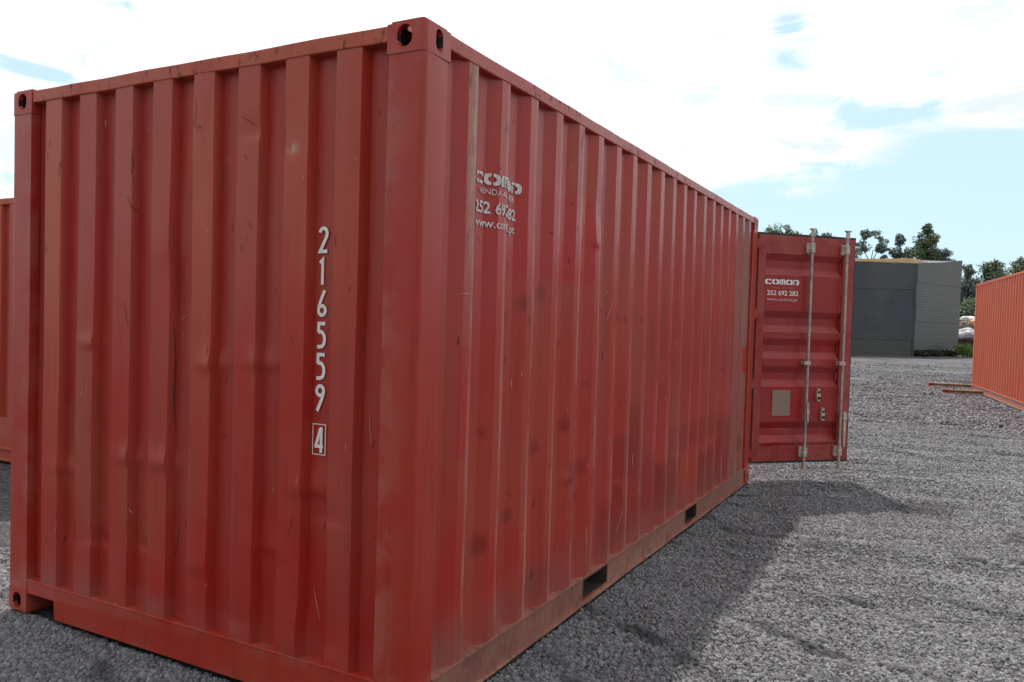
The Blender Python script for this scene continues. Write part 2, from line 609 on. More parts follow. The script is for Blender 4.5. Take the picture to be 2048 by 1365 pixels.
# ------------------------------------------------------------------ container
L, W, H = 6.058, 2.438, 2.591
mirror = lambda sx, sy: Matrix.Diagonal((sx, sy, 1, 1))


def mirrored(me, sx, sy, sz=1):
    m2 = me.copy()
    m2.transform(Matrix.Diagonal((sx, sy, sz, 1)))
    if sx * sy * sz < 0: m2.flip_normals()
    return m2


def end_breaks():
    b = [(.150, .054)]
    for k in range(8):
        c = .340 + .2534 * k
        b += [(c - .059 - .018, .054), (c - .059, .010), (c + .059, .010), (c + .059 + .018, .054)]
    return b + [(2.290, .054)]


def side_breaks(Lx, pitch=.280, first=.405, n=20, out=.008, inn=.044):
    """outer flats end at first + k*pitch"""
    b = [(.120, inn)]
    for k in range(n):
        e = first + k * pitch
        if e + .08 > Lx - .15: break
        s0 = e - .072 - .069
        b += [(max(.13, s0), inn), (e - .072, out), (e - .004, out), (e, out), (e + .004, out + .002), (e + .069, inn)]
    return b + [(Lx - .12, inn)]


def door_leaf(parent, W1, Ht, mats, writing=True, z0=.18):
    """door leaf seen from outside: x runs from the hinge side to the free side, outer face looks to -y"""
    MD, = mats
    t = .040
    leaf = empty('door'); leaf.parent = parent
    Hd = 2.455 - z0
    bm = bmesh.new()
    box(bm, .012, .098, 0, t, z0 + .012, z0 + Hd - .012)
    box(bm, W1 - .150, W1 - .012, 0, t, z0 + .012, z0 + Hd - .012)
    box(bm, .098, W1 - .150, 0.002, t - .002, z0 + .012, z0 + .17)
    box(bm, .098, W1 - .150, 0.002, t - .002, 2.275, z0 + Hd - .012)
    obj('door_frame', bm, MD, leaf, bevel=.004)
    # horizontally corrugated panel
    gro = [(.382, .588), (.94, 1.145), (1.22, 1.42), (1.484, 1.694), (2.051, 2.264)]
    pz = [(z0 + .165, .004)]
    for a, b_ in gro:
        pz += [(a, .004), (a + .068, .040), (b_ - .068, .040), (b_, .004)]
    pz += [(2.28, .004)]
    fr = [(.20, .55, .62, 1.0), (.3, .4, .25, .42), (.78, .86, .30, .40), (.72, .84, 1.18, 1.32), (.10, .52, 1.75, 2.0), (.60, .95, 1.30, 1.42),
          (.12, .30, .27, .55)]
    vs, fc, rows = [], [], []
    for (a, da), (b_, db) in zip(pz, pz[1:]):
        k = max(1, int((b_ - a) / .03))
        rows += [(a + (b_ - a) * i / k, da + (db - da) * i / k) for i in range(k)]
    rows.append(pz[-1])
    xs = [.096 + (W1 - .246 - .0) * i / 40 for i in range(41)]
    fa = []
    dd = [(.40, .47, .14, .05, -.012), (.75, 1.25, .07, .05, .016), (.35, 1.62, .12, .05, .006)]
    for z, d in rows:
        for x in xs:
            q = d + noise.noise(Vector((x * 3, z * 3, 9))) * .003
            for cx, cz, rx, rz, dp in dd:
                q += dp * math.exp(-((x - cx) / rx) ** 2 - ((z - cz) / rz) ** 2)
            vs.append((x, q, z))
            fa.append(max([rect_patch(x, z, *r_, w=.03) * .8 for r_ in fr]))
    n = len(xs)
    fc = [(j * n + i, j * n + i + 1, (j + 1) * n + i + 1, (j + 1) * n + i) for j in range(len(rows) - 1) for i in range(n - 1)]
    me = bpy.data.meshes.new('door_panel'); me.from_pydata(vs, [], fc)
    set_attr(me, 'fresh', fa)
    me.materials.append(MD); me.shade_smooth()
    if hasattr(me, 'set_sharp_from_angle'): me.set_sharp_from_angle(angle=R_(20))
    pn = bpy.data.objects.new('door_panel', me); COL.objects.link(pn); pn.parent = leaf
    sm = pn.modifiers.new('s', 'SOLIDIFY'); sm.thickness = .003
    # gasket all round
    bm = bmesh.new()
    box(bm, -.004, W1 + .004, .006, .052, z0 + Hd - .016, z0 + Hd + .010)
    box(bm, -.004, W1 + .004, .006, .052, z0 - .008, z0 + .016)
    box(bm, W1 - .014, W1 + .006, .012, .050, z0 + .014, z0 + Hd - .014)
    box(bm, -.006, .014, .012, .050, z0 + .014, z0 + Hd - .014)
    obj('gasket', bm, M_RUBBER, leaf)
    # hinges
    for z in (2.35, 1.655, .968, .273):
        bm = bmesh.new()
        pts = [(-.03, -.028), (.015, -.032), (.055, -.024), (.078, -.004), (.055, .020), (.015, .03), (-.03, .028)]
        prism(bm, [(x, z + y * 1.35) for x, y in pts], 'y', -.012, .0)
        tube(bm, (-.022, -.012, z - .05), (-.022, -.012, z + .05), .014, 12)
        obj('hinge', bm, MD, leaf, bevel=.003)
    # locking bars
    for xb in (.60, 1.022):
        bm = bmesh.new()
        tube(bm, (xb, -.045, z0 - .03), (xb, -.045, 2.47), .0140, 16)
        bar = obj('locking_bar', bm, M_GALV, leaf, smooth=True)
        if hasattr(bar.data, 'set_sharp_from_angle'): bar.data.set_sharp_from_angle(angle=R_(40))
        for z in (.285, 2.33):
            bm = bmesh.new()
            box(bm, xb - .046, xb - .012, -.030, -.002, z - .052, z + .052)
            box(bm, xb - .021, xb + .021, -.064, -.024, z - .046, z + .046)
            for q in (-.040, .040):
                tube(bm, (xb - .042, -.036, z + q), (xb - .042, -.026, z + q), .008, 6)
            obj('bracket', bm, M_GALVB, bar, bevel=.004)
        bm = bmesh.new()
        z = 1.18
        box(bm, xb - .052, xb + .02, -.066, -.002, z - .018, z + .018)
        obj('guide_clamp', bm, M_GALVB, bar, bevel=.003)
        for z, sgn in ((z0 - .04, -1), (2.475, 1)):
            bm = bmesh.new()       # cam at the end of the bar
            prism(bm, [(xb - .020, z - .03 * sgn), (xb + .020, z - .03 * sgn), (xb + .013, z + .03 * sgn), (xb + .034, z + .042 * sgn),
                       (xb + .034, z + .052 * sgn), (xb - .034, z + .052 * sgn), (xb - .034, z + .042 * sgn), (xb - .013, z + .03 * sgn)],
                  'y', -.062, -.034)
            obj('cam', bm, M_GALVB, bar, bevel=.002)
    # handles
    bm = bmesh.new()
    prism(bm, [(.588, .79), (.612, .79), (.622, .70), (.616, .585), (.596, .585), (.588, .70)], 'y', -.075, -.060)
    obj('handle', bm, M_GALV, leaf, bevel=.003)
    bm = bmesh.new()
    prism(bm, [(1.062, .69), (1.085, .69), (1.092, .50), (1.082, .33), (1.066, .33), (1.058, .50)], 'y', -.055, -.040)
    box(bm, 1.050, 1.096, -.060, -.006, .605, .675)
    obj('handle', bm, M_GALVB, leaf, bevel=.003)
    for cx, cz in ((.767, .86), (.828, .665)):     # handle hasps with a keeper
        bm = bmesh.new()
        prism(bm, [(cx - .020, cz - .055), (cx - .012, cz - .068), (cx + .012, cz - .068), (cx + .022, cz - .055), (cx + .022, cz + .01),
                   (cx + .010, cz + .062), (cx - .008, cz + .062), (cx - .022, cz + .01)], 'y', -.026, .004)
        h = obj('handle_hasp', bm, M_GALVB, leaf, bevel=.004)
        bm = bmesh.new()
        tube(bm, (cx, -.040, cz + .028), (cx, -.024, cz + .028), .011, 8)
        obj('keeper_pin', bm, M_DARK, h)
        bm = bmesh.new()
        box(bm, cx - .012, cx + .012, -.038, -.024, cz - .045, cz - .020)
        obj('keeper_slot', bm, M_DARK, h)
    # data plate
    bm = bmesh.new()
    box(bm, .228, .440, -.004, .003, .648, .905)
    pl = obj('data_plate', bm, M_PLATE, leaf, bevel=.002)
    bm = bmesh.new()
    random.seed(3)
    for k in range(11):
        z = .885 - k * .021
        x = .242
        while x < .415:
            w_ = random.uniform(.010, .035)
            if random.random() > .2: box(bm, x, min(.425, x + w_), -.0055, -.0035, z - .006, z)
            x += w_ + .006
    obj('plate_lines', bm, simple('plate_ink', (.31, .22, .16), .6, bump=0), pl)
    return leaf


def door_writing(leaf):
    place = lambda s, z: (s, -.0005 + .0, z)
    decal('stencil_logo', logo_polys(.098, 1.956, .052, .40), place, M_WHITE, leaf)
    decal('stencil_line', font_polys('VENDA · ALUGUER', .158, 1.912, .022, .280), place, M_FAINT, leaf)
    decal('stencil_phone', font_polys('252 692 282', .124, 1.850, .046, .365, .012), place, M_WHITE, leaf)
    decal('stencil_web', font_polys('www.comod.pt', .124, 1.795, .030, .360), place, M_FAINT if False else M_SPRAY, leaf)


def container(name, mat, H=H, L=L, main=False, cast=None, dents=(), attrs=None, doors='closed', end_sill=None, side_pitch=.280, nz=24, side_n=60):
    """outer corner at the local origin; fills -x (width) and +y (length)"""
    c = empty(name)
    lh = H - 2.591
    cm = cast
    # castings: four bottom, four top
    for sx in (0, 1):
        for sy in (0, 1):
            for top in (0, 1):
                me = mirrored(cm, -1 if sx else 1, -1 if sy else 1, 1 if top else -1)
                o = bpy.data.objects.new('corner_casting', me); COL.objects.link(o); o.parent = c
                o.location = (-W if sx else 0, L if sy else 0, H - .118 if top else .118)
    # posts
    r = .024
    prof = [(-.155, .0035), (-r, .0035)] + [(-r + r * math.sin(R_(a)), .0035 + r - r * math.cos(R_(a))) for a in (20, 45, 70)] + \
           [(-.0002, r + .0035), (-.0002 - .0033, .165), (-.014, .180), (-.060, .181), (-.060, .150), (-.110, .110), (-.110, .060), (-.155, .052)]
    for sx in (0, 1):
        for sy in (0, 1):
            bm = bmesh.new()
            X0, Y0 = (-W if sx else 0), (L if sy else 0)
            pr_ = [(X0 + (-1 if sx else 1) * (x - .002), Y0 + (-1 if sy else 1) * y) for x, y in prof]
            n_ = 30
            zz = [.118 + (H - .236) * i / n_ for i in range(n_ + 1)]
            rings = []
            for z in zz:
                wv = noise.noise(Vector((X0 + 1.3, Y0, z * 1.7))) * .0025
                rings.append([bm.verts.new((x + wv, y + wv * .6, z)) for x, y in pr_])
            for a, b_ in zip(rings, rings[1:]):
                for i in range(len(pr_)):
                    j = (i + 1) % len(pr_)
                    bm.faces.new((a[i], a[j], b_[j], b_[i]))
            bm.faces.new(rings[0]); bm.faces.new(rings[-1][::-1])
            o = obj('corner_post', bm, mat, c, smooth=True)
            if hasattr(o.data, 'set_sharp_from_angle'): o.data.set_sharp_from_angle(angle=R_(30))
    # end rails
    def rail(name_, x0, x1, y0, y1, z0, z1, seg=60, axis='x', amp=.0036, rust=1.0):
        """a straight box rail with the slight waviness and rust of a used one"""
        vs, at = [], []
        a0, a1 = (x0, x1) if axis == 'x' else (y0, y1)
        for i in range(seg + 1):
            t = a0 + (a1 - a0) * i / seg
            w1 = noise.noise(Vector((t * 2.3, z0 * 7, y0 + x0))) * amp
            w2 = noise.noise(Vector((t * 3.1, z1 * 5, y1 + 4))) * amp
            ring = [(0, 0), (1, 0), (1, .5), (1, 1), (0, 1), (0, .5)]
            for u, v in ring:
                z = z0 + (z1 - z0) * v + w2
                if axis == 'x': vs.append((t, (y0 + (y1 - y0) * u) + w1, z))
                else: vs.append(((x0 + (x1 - x0) * u) + w1, t, z))
                at.append(rust * (.5 + .5 * noise.noise(Vector((t * 2.1, v * 2, 5 + y0)))))
        fc = []
        for i in range(seg):
            for k in range(6):
                k2 = (k + 1) % 6
                fc.append((i * 6 + k, i * 6 + k2, (i + 1) * 6 + k2, (i + 1) * 6 + k))
        fc.append(tuple(range(6))[::-1]); fc.append(tuple(seg * 6 + k for k in range(6)))
        me = bpy.data.meshes.new(name_); me.from_pydata(vs, [], fc)
        bm = bmesh.new(); bm.from_mesh(me); bmesh.ops.recalc_face_normals(bm, faces=bm.faces[:]); bm.to_mesh(me); bm.free()
        set_attr(me, 'rust', at); set_attr(me, 'warm', [.8 if axis == 'x' else .25] * len(at)); me.materials.append(mat)
        o = bpy.data.objects.new(name_, me); COL.objects.link(o); o.parent = c
        b = o.modifiers.new('bevel', 'BEVEL'); b.width = .005; b.segments = 2; b.limit_method = 'ANGLE'
        return o
    rail('top_end_rail', -W + .160, -.160, .005, .065, H - .070, H - .011, rust=.62)
    for x0, x1 in ((-.064, -.004), (-W + .004, -W + .064)):
        rail('top_side_rail', x0, x1, .176, L - .176, H - .070, H - .012, axis='y', seg=int(L * 24), rust=.6)
    rail('door_header', -W + .160, -.160, L - .075, L - .006, H - .11, H - .011)
    # bottom end rail with its two notches next to the castings
    es = end_sill or .172
    bm = bmesh.new()
    prism(bm, [(-W + .160, .104), (-W + .372, .104), (-W + .378, .014), (-.378, .014), (-.372, .104), (-.160, .104),
               (-.160, es), (-W + .160, es)], 'y', .006, .016)
    prism(bm, [(.016, es - .006), (.074, es - .006), (.074, es + .003), (.0035, es + .003), (.0035, es - .005), (.006, es - .005), (.006, es - .001), (.016, es - .001)],
          'x', -W + .160, -.160)
    obj('bottom_end_rail', bm, mat, c, bevel=.003)
    if end_sill:
        bm = bmesh.new(); box(bm, -W + .160, -.160, -.012, .0058, .010, .030); box(bm, -W + .160, -.160, -.012, .0058, .125, .140)
        obj('sill_flange', bm, mat, c, bevel=.002)
    bm = bmesh.new(); box(bm, -W + .160, -.160, L - .06, L - .006, .02, .168); obj('door_sill', bm, mat, c, bevel=.004)
    for xs_ in ((-.1605, -.1570),):
        bm = bmesh.new(); box(bm, xs_[0], xs_[1], .030, .056, .18, H - .075)
        obj('sealant_seam', bm, M_DARK, c)
    # bottom side rails: web, ledge and lower lip with fork pockets
    for sd in (0, 1):
        f = (lambda x: -W - x) if sd else (lambda x: x)
        bm = bmesh.new()
        pockets = [(1.72, 2.10), (3.76, 4.10)] if L < 7 else []
        y0 = .172
        spans = []
        for a, b_ in pockets:
            spans.append((y0, a)); y0 = b_
        spans.append((y0, L - .172))
        def bx(xa, xb, ya, yb, za, zb):
            a, b_ = sorted((f(xa), f(xb))); box(bm, a, b_, ya, yb, za, zb)
        for a, b_ in spans: bx(-.022, -.016, a, b_, .0075, .1485)
        for a, b_ in pockets: bx(-.0222, -.0162, a + .0001, b_ - .0001, .0075, .028); bx(-.0222, -.0162, a + .0001, b_ - .0001, .128, .1485)
        ms = 40
        # lip and ledge with slight waviness
        for (xa, xb, za, zb, amp) in ((-.060, -.0015, 0.0, .007, .0035), (-.060, -.0010, .149, .156, .0012)):
            prev = None
            nseg = int(L * 16)
            for i in range(nseg + 1):
                y = .172 + (L - .344) * i / nseg
                dz = noise.noise(Vector((y * 2.1, za * 9, 8))) * amp
                dx = noise.noise(Vector((y * 2.7, za * 9, 2))) * amp
                X0, X1 = f(xa), f(xb + dx)
                ring = [bm.verts.new(p) for p in ((X0, y, za + dz), (X1, y, za + dz), (X1, y, zb + dz), (X0, y, zb + dz))]
                if prev:
                    for k in range(4): bm.faces.new((prev[k], prev[(k + 1) % 4], ring[(k + 1) % 4], ring[k]))
                else: bm.faces.new(ring)
                prev = ring
            bm.faces.new(prev[::-1])
        o = obj('bottom_side_rail', bm, M_RAIL if main else mat, c)
        me = o.data
        set_attr(me, 'dusty', [.55 if (v.co.z < .012 or .145 < v.co.z) else 0 for v in me.vertices])  # dust on the lip; the ledge is paled in colour to look lit
        set_attr(me, 'pale', [.75 * max(0, min(1, .5 + 1.4 * noise.noise(Vector((v.co.y * 2.2, 0, 4))))) if v.co.z < .012 else (.35 if v.co.z > .145 else 0) for v in me.vertices])
        for a, b_ in pockets:                     # the steel tunnels of the fork pockets
            bm = bmesh.new()
            x1 = f(-.023); x2 = f(-.60); q0, q1 = sorted((x1, x2))
            box(bm, q0, q1, a - .006, a, .008, .147); box(bm, q0, q1, b_, b_ + .006, .008, .147)
            box(bm, q0, q1, a + .001, b_ - .001, .0075, .012)
            o = obj('fork_pocket', bm, M_POCKET, c)
            set_attr(o.data, 'dusty', [.5] * len(o.data.vertices))
    # corrugated walls
    A = attrs or {}
    eb = end_breaks()
    bigwob = lambda s, z: .0 + noise.noise(Vector((s * 2.1, z * 1.1, 0))) * .008 * math.sin(math.pi * min(1, max(0, (z - .17) / 2.37)))
    ew = wall_mesh('end_wall', eb, es, H - .068, nz * 2, lambda s, z, d: (-s, d, z), bigwob, dents.get('end', []) if dents else [],
                   A.get('end', {}), mat, c, 3 if main else 2)
    sb = side_breaks(L, side_pitch, n=60)
    smallwob = lambda s, z: noise.noise(Vector((s * 2.4, z * 1.4, 5))) * .007 * math.sin(math.pi * min(1, max(0, (z - .155) / 2.36)))
    sw = wall_mesh('side_wall', sb, .153, H - .068, nz * 2, lambda s, z, d: (-d, s, z), smallwob, dents.get('side', []) if dents else [],
                   A.get('side', {}), mat, c, 3 if main else 2)
    wall_mesh('side_wall', sb, .153, H - .068, 16, lambda s, z, d: (-W + d, s, z), smallwob, dents.get('back', []) if dents else [], {}, mat, c, 1)
    # roof: shallow transverse corrugation
    vs, fc = [], []
    ny = int((L - .13) / .105)
    for i in range(ny * 2 + 1):
        y = .066 + (L - .142) * i / (ny * 2)
        z = H - .014 + (.0 if (i // 2) % 2 else -.016)
        vs += [(-W + .064, y, z - .004), (-W / 2, y, z + .001), (-.064, y, z - .004)]
    for i in range(ny * 2):
        for k in range(2): fc.append((i * 3 + k, i * 3 + k + 1, (i + 1) * 3 + k + 1, (i + 1) * 3 + k))
    me = bpy.data.meshes.new('roof'); me.from_pydata(vs, [], fc); me.materials.append(mat)
    o = bpy.data.objects.new('roof', me); COL.objects.link(o); o.parent = c
    bm = bmesh.new(); box(bm, -W + .062, -.062, .075, L - .076, .158, .184); obj('floor', bm, M_WOODFLOOR, c)
    bm = bmesh.new()
    y = .55
    while y < L - .4:
        box(bm, -W + .061, -.061, y, y + .045, .035, .157); y += .42
    obj('cross_members', bm, M_UNDER, c)
    # doors
    if doors == 'open':
        right = door_leaf(c, 1.167, H, (M_DOOR,))
        right.location = (-.002, L + .012, 0); right.rotation_euler = (0, 0, R_(46.7))
        door_writing(right)
        left = door_leaf(c, 1.167, H, (M_DOOR,))
        left.location = (-W + .002, L + .012, 0)
        # the other leaf stands nearly shut: outer face to +y
        left.rotation_euler = (0, 0, R_(180)); left.scale = (-1, 1, 1)
        left.location = (-W + .002, L + .045, 0)
    else:
        bm = bmesh.new()
        for a, b_ in ((-W + .07, -W / 2 - .004), (-W / 2 + .004, -.07)):
            box(bm, a, b_, L - .035, L + .0, .17, H - .112)
        obj('door', bm, mat, c, bevel=.004)
    c['_walls'] = 0
    del c['_walls']
    return c, ew, sw, sb, smallwob, bigwob


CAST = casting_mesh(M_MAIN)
CAST_O = CAST.copy(); CAST_O.materials[0] = M_ORANGE
CAST_L = CAST.copy(); CAST_L.materials[0] = M_LEFT

# ---- the near red container
end_dents = [(1.045, 1.30, .07, .10, -.030), (.760, 1.32, .07, .09, -.026), (1.560, .85, .06, .09, -.030), (1.325, .85, .08, .10, -.034),
             (2.020, .75, .07, .10, -.026), (1.820, 1.36, .06, .08, -.022), (.495, .84, .10, .12, -.026), (.55, .235, .06, .17, -.034),
             (.375, .27, .06, .20, .030), (.82, 2.25, .05, .10, .022), (.645, 2.20, .09, .16, .018), (1.30, 1.82, .12, .30, -.018),
             (.41, .74, .10, .08, .012), (.705, .57, .09, .12, -.020), (1.93, .43, .08, .16, .024), (1.48, .46, .10, .10, .018),
             (1.09, .45, .10, .14, -.018), (1.77, .44, .10, .07, .018), (1.12, 2.2, .10, .35, -.010), (2.10, 1.2, .10, .30, .010),
             (.62, 1.8, .16, .3, .008), (1.15, .9, .12, .3, .010), (.90, .25, .10, .12, .014)]
side_dents = [(3.06, 1.34, .10, .36, .022), (3.20, 1.05, .10, .30, -.012), (1.78, 2.12, .07, .20, .020), (1.74, 1.95, .05, .08, -.014), (4.17, 1.25, .06, .2, .014),
              (1.45, .72, .08, .07, -.020), (.37, .40, .12, .30, .012), (.66, .42, .15, .3, .010), (1.05, .35, .14, .25, -.012),
              (1.60, .30, .12, .2, .012), (2.4, .35, .16, .2, -.010), (3.78, 2.3, .05, .25, .014), (2.63, .5, .1, .2, .012), (4.9, .5, .15, .3, .012),
              (.95, 1.45, .10, .4, -.008), (2.1, 1.4, .12, .4, .008), (5.2, 1.4, .12, .4, -.008)]
fresh_rects = [(.60, 1.86, 1.72, 2.17, .05, .05, .62), (.43, .98, 1.74, 2.20, .04, .04, .45), (.56, .78, .30, .62, .07, .05, .75), (.73, .93, .42, .60, .05, .05, .7),
               (.32, .44, .98, 1.42, .02, .02, .8), (.26, .44, .34, .70, .05, .03, .6),
               (2.15, 2.62, .60, .86, .02, .02, .8), (2.42, 2.58, .66, 1.02, .015, .015, .9), (3.0, 3.5, .25, .58, .03, .03, .9),
               (4.1, 5.3, .18, .52, .03, .04, .85), (3.3, 4.6, .62, .80, .03, .05, .6), (4.6, 5.3, .45, .75, .03, .05, .8), (2.6, 5.4, 1.0, 1.5, .3, .12, .35),
               (5.62, 5.74, 1.10, 1.34, .01, .01, .95), (1.95, 2.35, .2, .5, .05, .05, .7), (1.45, 1.7, .72, .80, .02, .03, .7),
               (2.5, 3.0, .3, .66, .06, .06, .55), (1.0, 1.3, .2, .36, .05, .05, .6), (5.42, 5.50, .6, .95, .01, .01, .9)]
fresh_dots = [(.77, 1.54, .022), (1.10, 1.65, .040), (.93, 1.52, .030), (.88, 1.60, .035), (1.09, .925, .036), (1.42, 1.0, .034), (.82, .65, .034),
              (1.24, .83, .03), (.97, .75, .03), (1.79, .67, .032), (2.25, .52, .045), (5.56, .43, .095), (2.2, 1.56, .03), (1.36, 1.42, .022),
              (1.63, .60, .03), (.55, .58, .05), (3.5, .72, .05), (2.9, 1.2, .04), (1.7, 1.2, .02), (5.45, 1.95, .05), (4.3, .9, .05), (.56, 1.05, .02)]


def side_fresh(s, z):
    v = 0
    for i, (a, b, c_, d, w, nz_, st) in enumerate(fresh_rects):
        if i < 6 or i == 13: v = max(v, min(1, st * (1.3 if i < 2 or i > 3 and i != 5 else .75)) * rect_patch(s, z, a, b, c_, d, w * .6, nz_))
    return v


def side_dab(s, z):
    v = 0
    for i, (a, b, c_, d, w, nz_, st) in enumerate(fresh_rects):
        if not (i < 6 or i == 13): v = max(v, .55 * st * rect_patch(s, z, a, b, c_, d, w * .7, nz_))
    for cs, cz, r in fresh_dots:
        if abs(s - cs) < .15 and abs(z - cz) < .15: v = max(v, .58 * dot_patch(s, z, cs, cz, r))
    return v


def side_dusty(s, z):
    v = soft(s - 5.18, .06) * (.55 + .35 * noise.noise(Vector((s * 4, z * 1.5, 0)))) * (1 - max(side_fresh(s, z), side_dab(s, z)))
    low = soft(.32 - z, .10) * (.25 + .5 * max(0, noise.noise(Vector((s * 6, z * 3, 2)))))
    first = soft(.425 - abs(s - .40) - .37, .02) * soft(z - 1.35, .4) * .5
    hi = max(0, noise.noise(Vector((s * 5, z * .6, 7)))) * .35
    return min(.9, max(v, low, first * .7, hi))


def side_rust(s, z):
    v = soft(.04 - abs(s - .37), .02) * soft(z - 2.0, .35) * 1.0
    for cs, cz, rx, rz in ((1.10, .30, .02, .06), (1.42, .36, .012, .09), (1.68, .27, .02, .04), (2.2, 1.0, .012, .06),
                           (.66, 2.35, .02, .05), (1.3, 2.3, .02, .05), (1.48, 2.0, .02, .05), (2.9, .6, .03, .1)):
        v = max(v, math.exp(-((s - cs) / rx) ** 2 - ((z - cz) / rz) ** 2))
    return v * .55


EDGES = [.405 + .28 * k for k in range(20)]


def side_edge(s, z):
    return 1.0 if min(abs(s - e) for e in EDGES) < .005 else 0.0


def side_pale(s, z):
    return soft(.03 - abs(s - .385), .015) * soft(z - 1.95, .3)


def end_fresh(s, z):
    rr = [(.42, .53, 1.98, 2.30, .05, .03, .30), (.80, 1.0, .30, .60, .04, .05, .7), (1.20, 1.60, .25, .46, .04, .05, .65), (.40, .60, .20, .62, .05, .06, .6),
          (.66, .80, .3, .74, .03, .04, .55), (.16, .30, .9, 1.6, .06, .06, .35), (1.70, 1.82, .22, .5, .03, .04, .6), (1.9, 2.2, .2, .6, .06, .06, .4)]
    v = 0
    for a, b, c_, d, w, nz_, st in rr: v = max(v, st * rect_patch(s, z, a, b, c_, d, w, nz_))
    v = max(v, .45 * soft(noise.noise(Vector((s * 2.2, z * 1.8, 11))) - .18 + (1.1 - z) * .22, .08))
    return v


def end_rust(s, z):
    v = 0
    for cs, cz, rx, rz in ((1.145, 2.37, .012, .10), (1.13, 2.30, .03, .02), (2.06, 2.18, .008, .10), 
                           (.86, 1.80, .010, .025), (1.55, 2.2, .006, .1), (.41, 2.38, .006, .07)):
        v = max(v, math.exp(-((s - cs) / rx) ** 2 - ((z - cz) / rz) ** 2))
    top = soft(z - 2.48, .03) * .25
    return max(v * .7, top)


def end_dusty(s, z):
    return .30 * max(0, noise.noise(Vector((s * 6, z * .7, 3))) + .12) + .45 * soft(.26 - z, .05) * max(0, noise.noise(Vector((s * 4, 0, 1))) + .3)


def end_warm(s, z):
    k = min(7, max(0, round((s - .340) / .2534)))
    flat = soft(.062 - abs(s - (.340 + .2534 * k)), .004)
    amt = (.35, .45, .25, .80, .20, .40, .30, .90)[k]
    return flat * amt * soft(z - (1.75 - amt * .6), .6) + .25 * max(0, noise.noise(Vector((s * 3, z * .8, 21))))


def end_pale(s, z):
    return 1.0 * math.exp(-((s - .615) / .018) ** 2 - ((z - 2.175) / .02) ** 2)


box_c, ew, sw, sb, smallwob, bigwob = container(
    'shipping_container', M_MAIN, main=True, cast=CAST, doors='open', nz=90,
    dents=dict(end=end_dents, side=side_dents),
    attrs=dict(end=dict(warm=end_warm, fresh=end_fresh, rust=end_rust, dusty=end_dusty, pale=end_pale),
               side=dict(edge=side_edge, dab=side_dab, fresh=side_fresh, rust=side_rust, dusty=side_dusty, pale=side_pale)))
tag(box_c, 'large weathered red shipping container in the foreground numbered 216559 with one door swung open', 'shipping container')

# number on the end wall
sprof = make_prof(side_breaks(L, n=60))
num_place = lambda s, z: (s, .0485, z)
polys = []
zt = [(1.869, 1.765), (1.745, 1.643), (1.621, 1.518), (1.499, 1.396), (1.378, 1.273), (1.255, 1.150), (1.087, .987)]
for i, (ch, (a, b)) in enumerate(zip('2165594', zt)):
    hgt = a - b
    if ch == '4':
        decal('stencilled_number', polys, num_place, M_WHITE, ew); polys = []
    polys += glyph_polys(ch, -.479 + .0 * i - .21 * hgt + (0.002 if ch != '1' else 0), b, hgt, .135, 1.0)
decal('check_digit', polys, num_place, M_WHITE, ew)
fx0, fx1, fz0, fz1, ft = -.5105, -.4445, .978, 1.100, .0035
decal('number_frame', [[(fx0, fz0), (fx1, fz0), (fx1, fz0 + ft), (fx0, fz0 + ft)], [(fx0, fz1 - ft), (fx1, fz1 - ft), (fx1, fz1), (fx0, fz1)],
                       [(fx0, fz0 + ft), (fx0 + ft, fz0 + ft), (fx0 + ft, fz1 - ft), (fx0, fz1 - ft)],
                       [(fx1 - ft, fz0 + ft), (fx1, fz0 + ft), (fx1, fz1 - ft), (fx1 - ft, fz1 - ft)]], num_place, M_WHITE, ew)


def side_place(s, z):
    return (-(sprof(s - smallwob(s, z)) - .0042), s, z)


cuts = [b[0] for b in side_breaks(L, n=60)]
cuts += [c_ + .02 * k for c_ in (.42,) for k in range(26)]
# stencilled name, trade, telephone and web address across the folds of the side
decal('stencil_logo', logo_polys(.452, 2.082, .048, .405), side_place, M_SPRAY, sw, cuts)
decal('stencil_line', font_polys('VENDA-ALUGUER', .497, 2.043, .024, .312), side_place, M_SPRAY, sw, cuts)
decal('stencil_phone', font_polys('252 692 282', .462, 1.965, .047, .364, .022), side_place, M_SPRAY, sw, cuts)
decal('stencil_web', font_polys('www.comod.pt', .458, 1.907, .036, .362, .010), side_place, M_SPRAY, sw, cuts)
eprof = make_prof(end_breaks())


def scratch_set(name, n, seed, mat, place, s_rng, z_rng, fixed=(), wid=.0016):
    rnd = random.Random(seed)
    polys = []
    lines = list(fixed)
    for _ in range(n):
        a, z = rnd.uniform(*s_rng), rnd.uniform(*z_rng)
        ln = rnd.uniform(.01, .05) if rnd.random() < .9 else rnd.uniform(.06, .16)
        an = R_(rnd.gauss(90, 16)) if rnd.random() < .8 else R_(rnd.uniform(0, 180))
        p_, q = (a, z), []
        m_ = max(3, int(ln / .02))
        for k in range(m_ + 1):
            q.append((p_[0] + math.cos(an) * ln * k / m_ + rnd.gauss(0, .0008), p_[1] + math.sin(an) * ln * k / m_))
        lines.append(q)
    for q in lines:
        m_ = len(q) - 1
        for k in range(m_):
            w0 = wid * (.4 + .9 * math.sin(math.pi * k / m_)); w1 = wid * (.4 + .9 * math.sin(math.pi * (k + 1) / m_))
            (x0, z0), (x1, z1) = q[k], q[k + 1]
            dx, dz = x1 - x0, z1 - z0
            ll = math.hypot(dx, dz) or 1
            nx_, nz_ = -dz / ll, dx / ll
            polys.append([(x0 + nx_ * w0, z0 + nz_ * w0), (x1 + nx_ * w1, z1 + nz_ * w1), (x1 - nx_ * w1, z1 - nz_ * w1), (x0 - nx_ * w0, z0 - nz_ * w0)])
    return polys


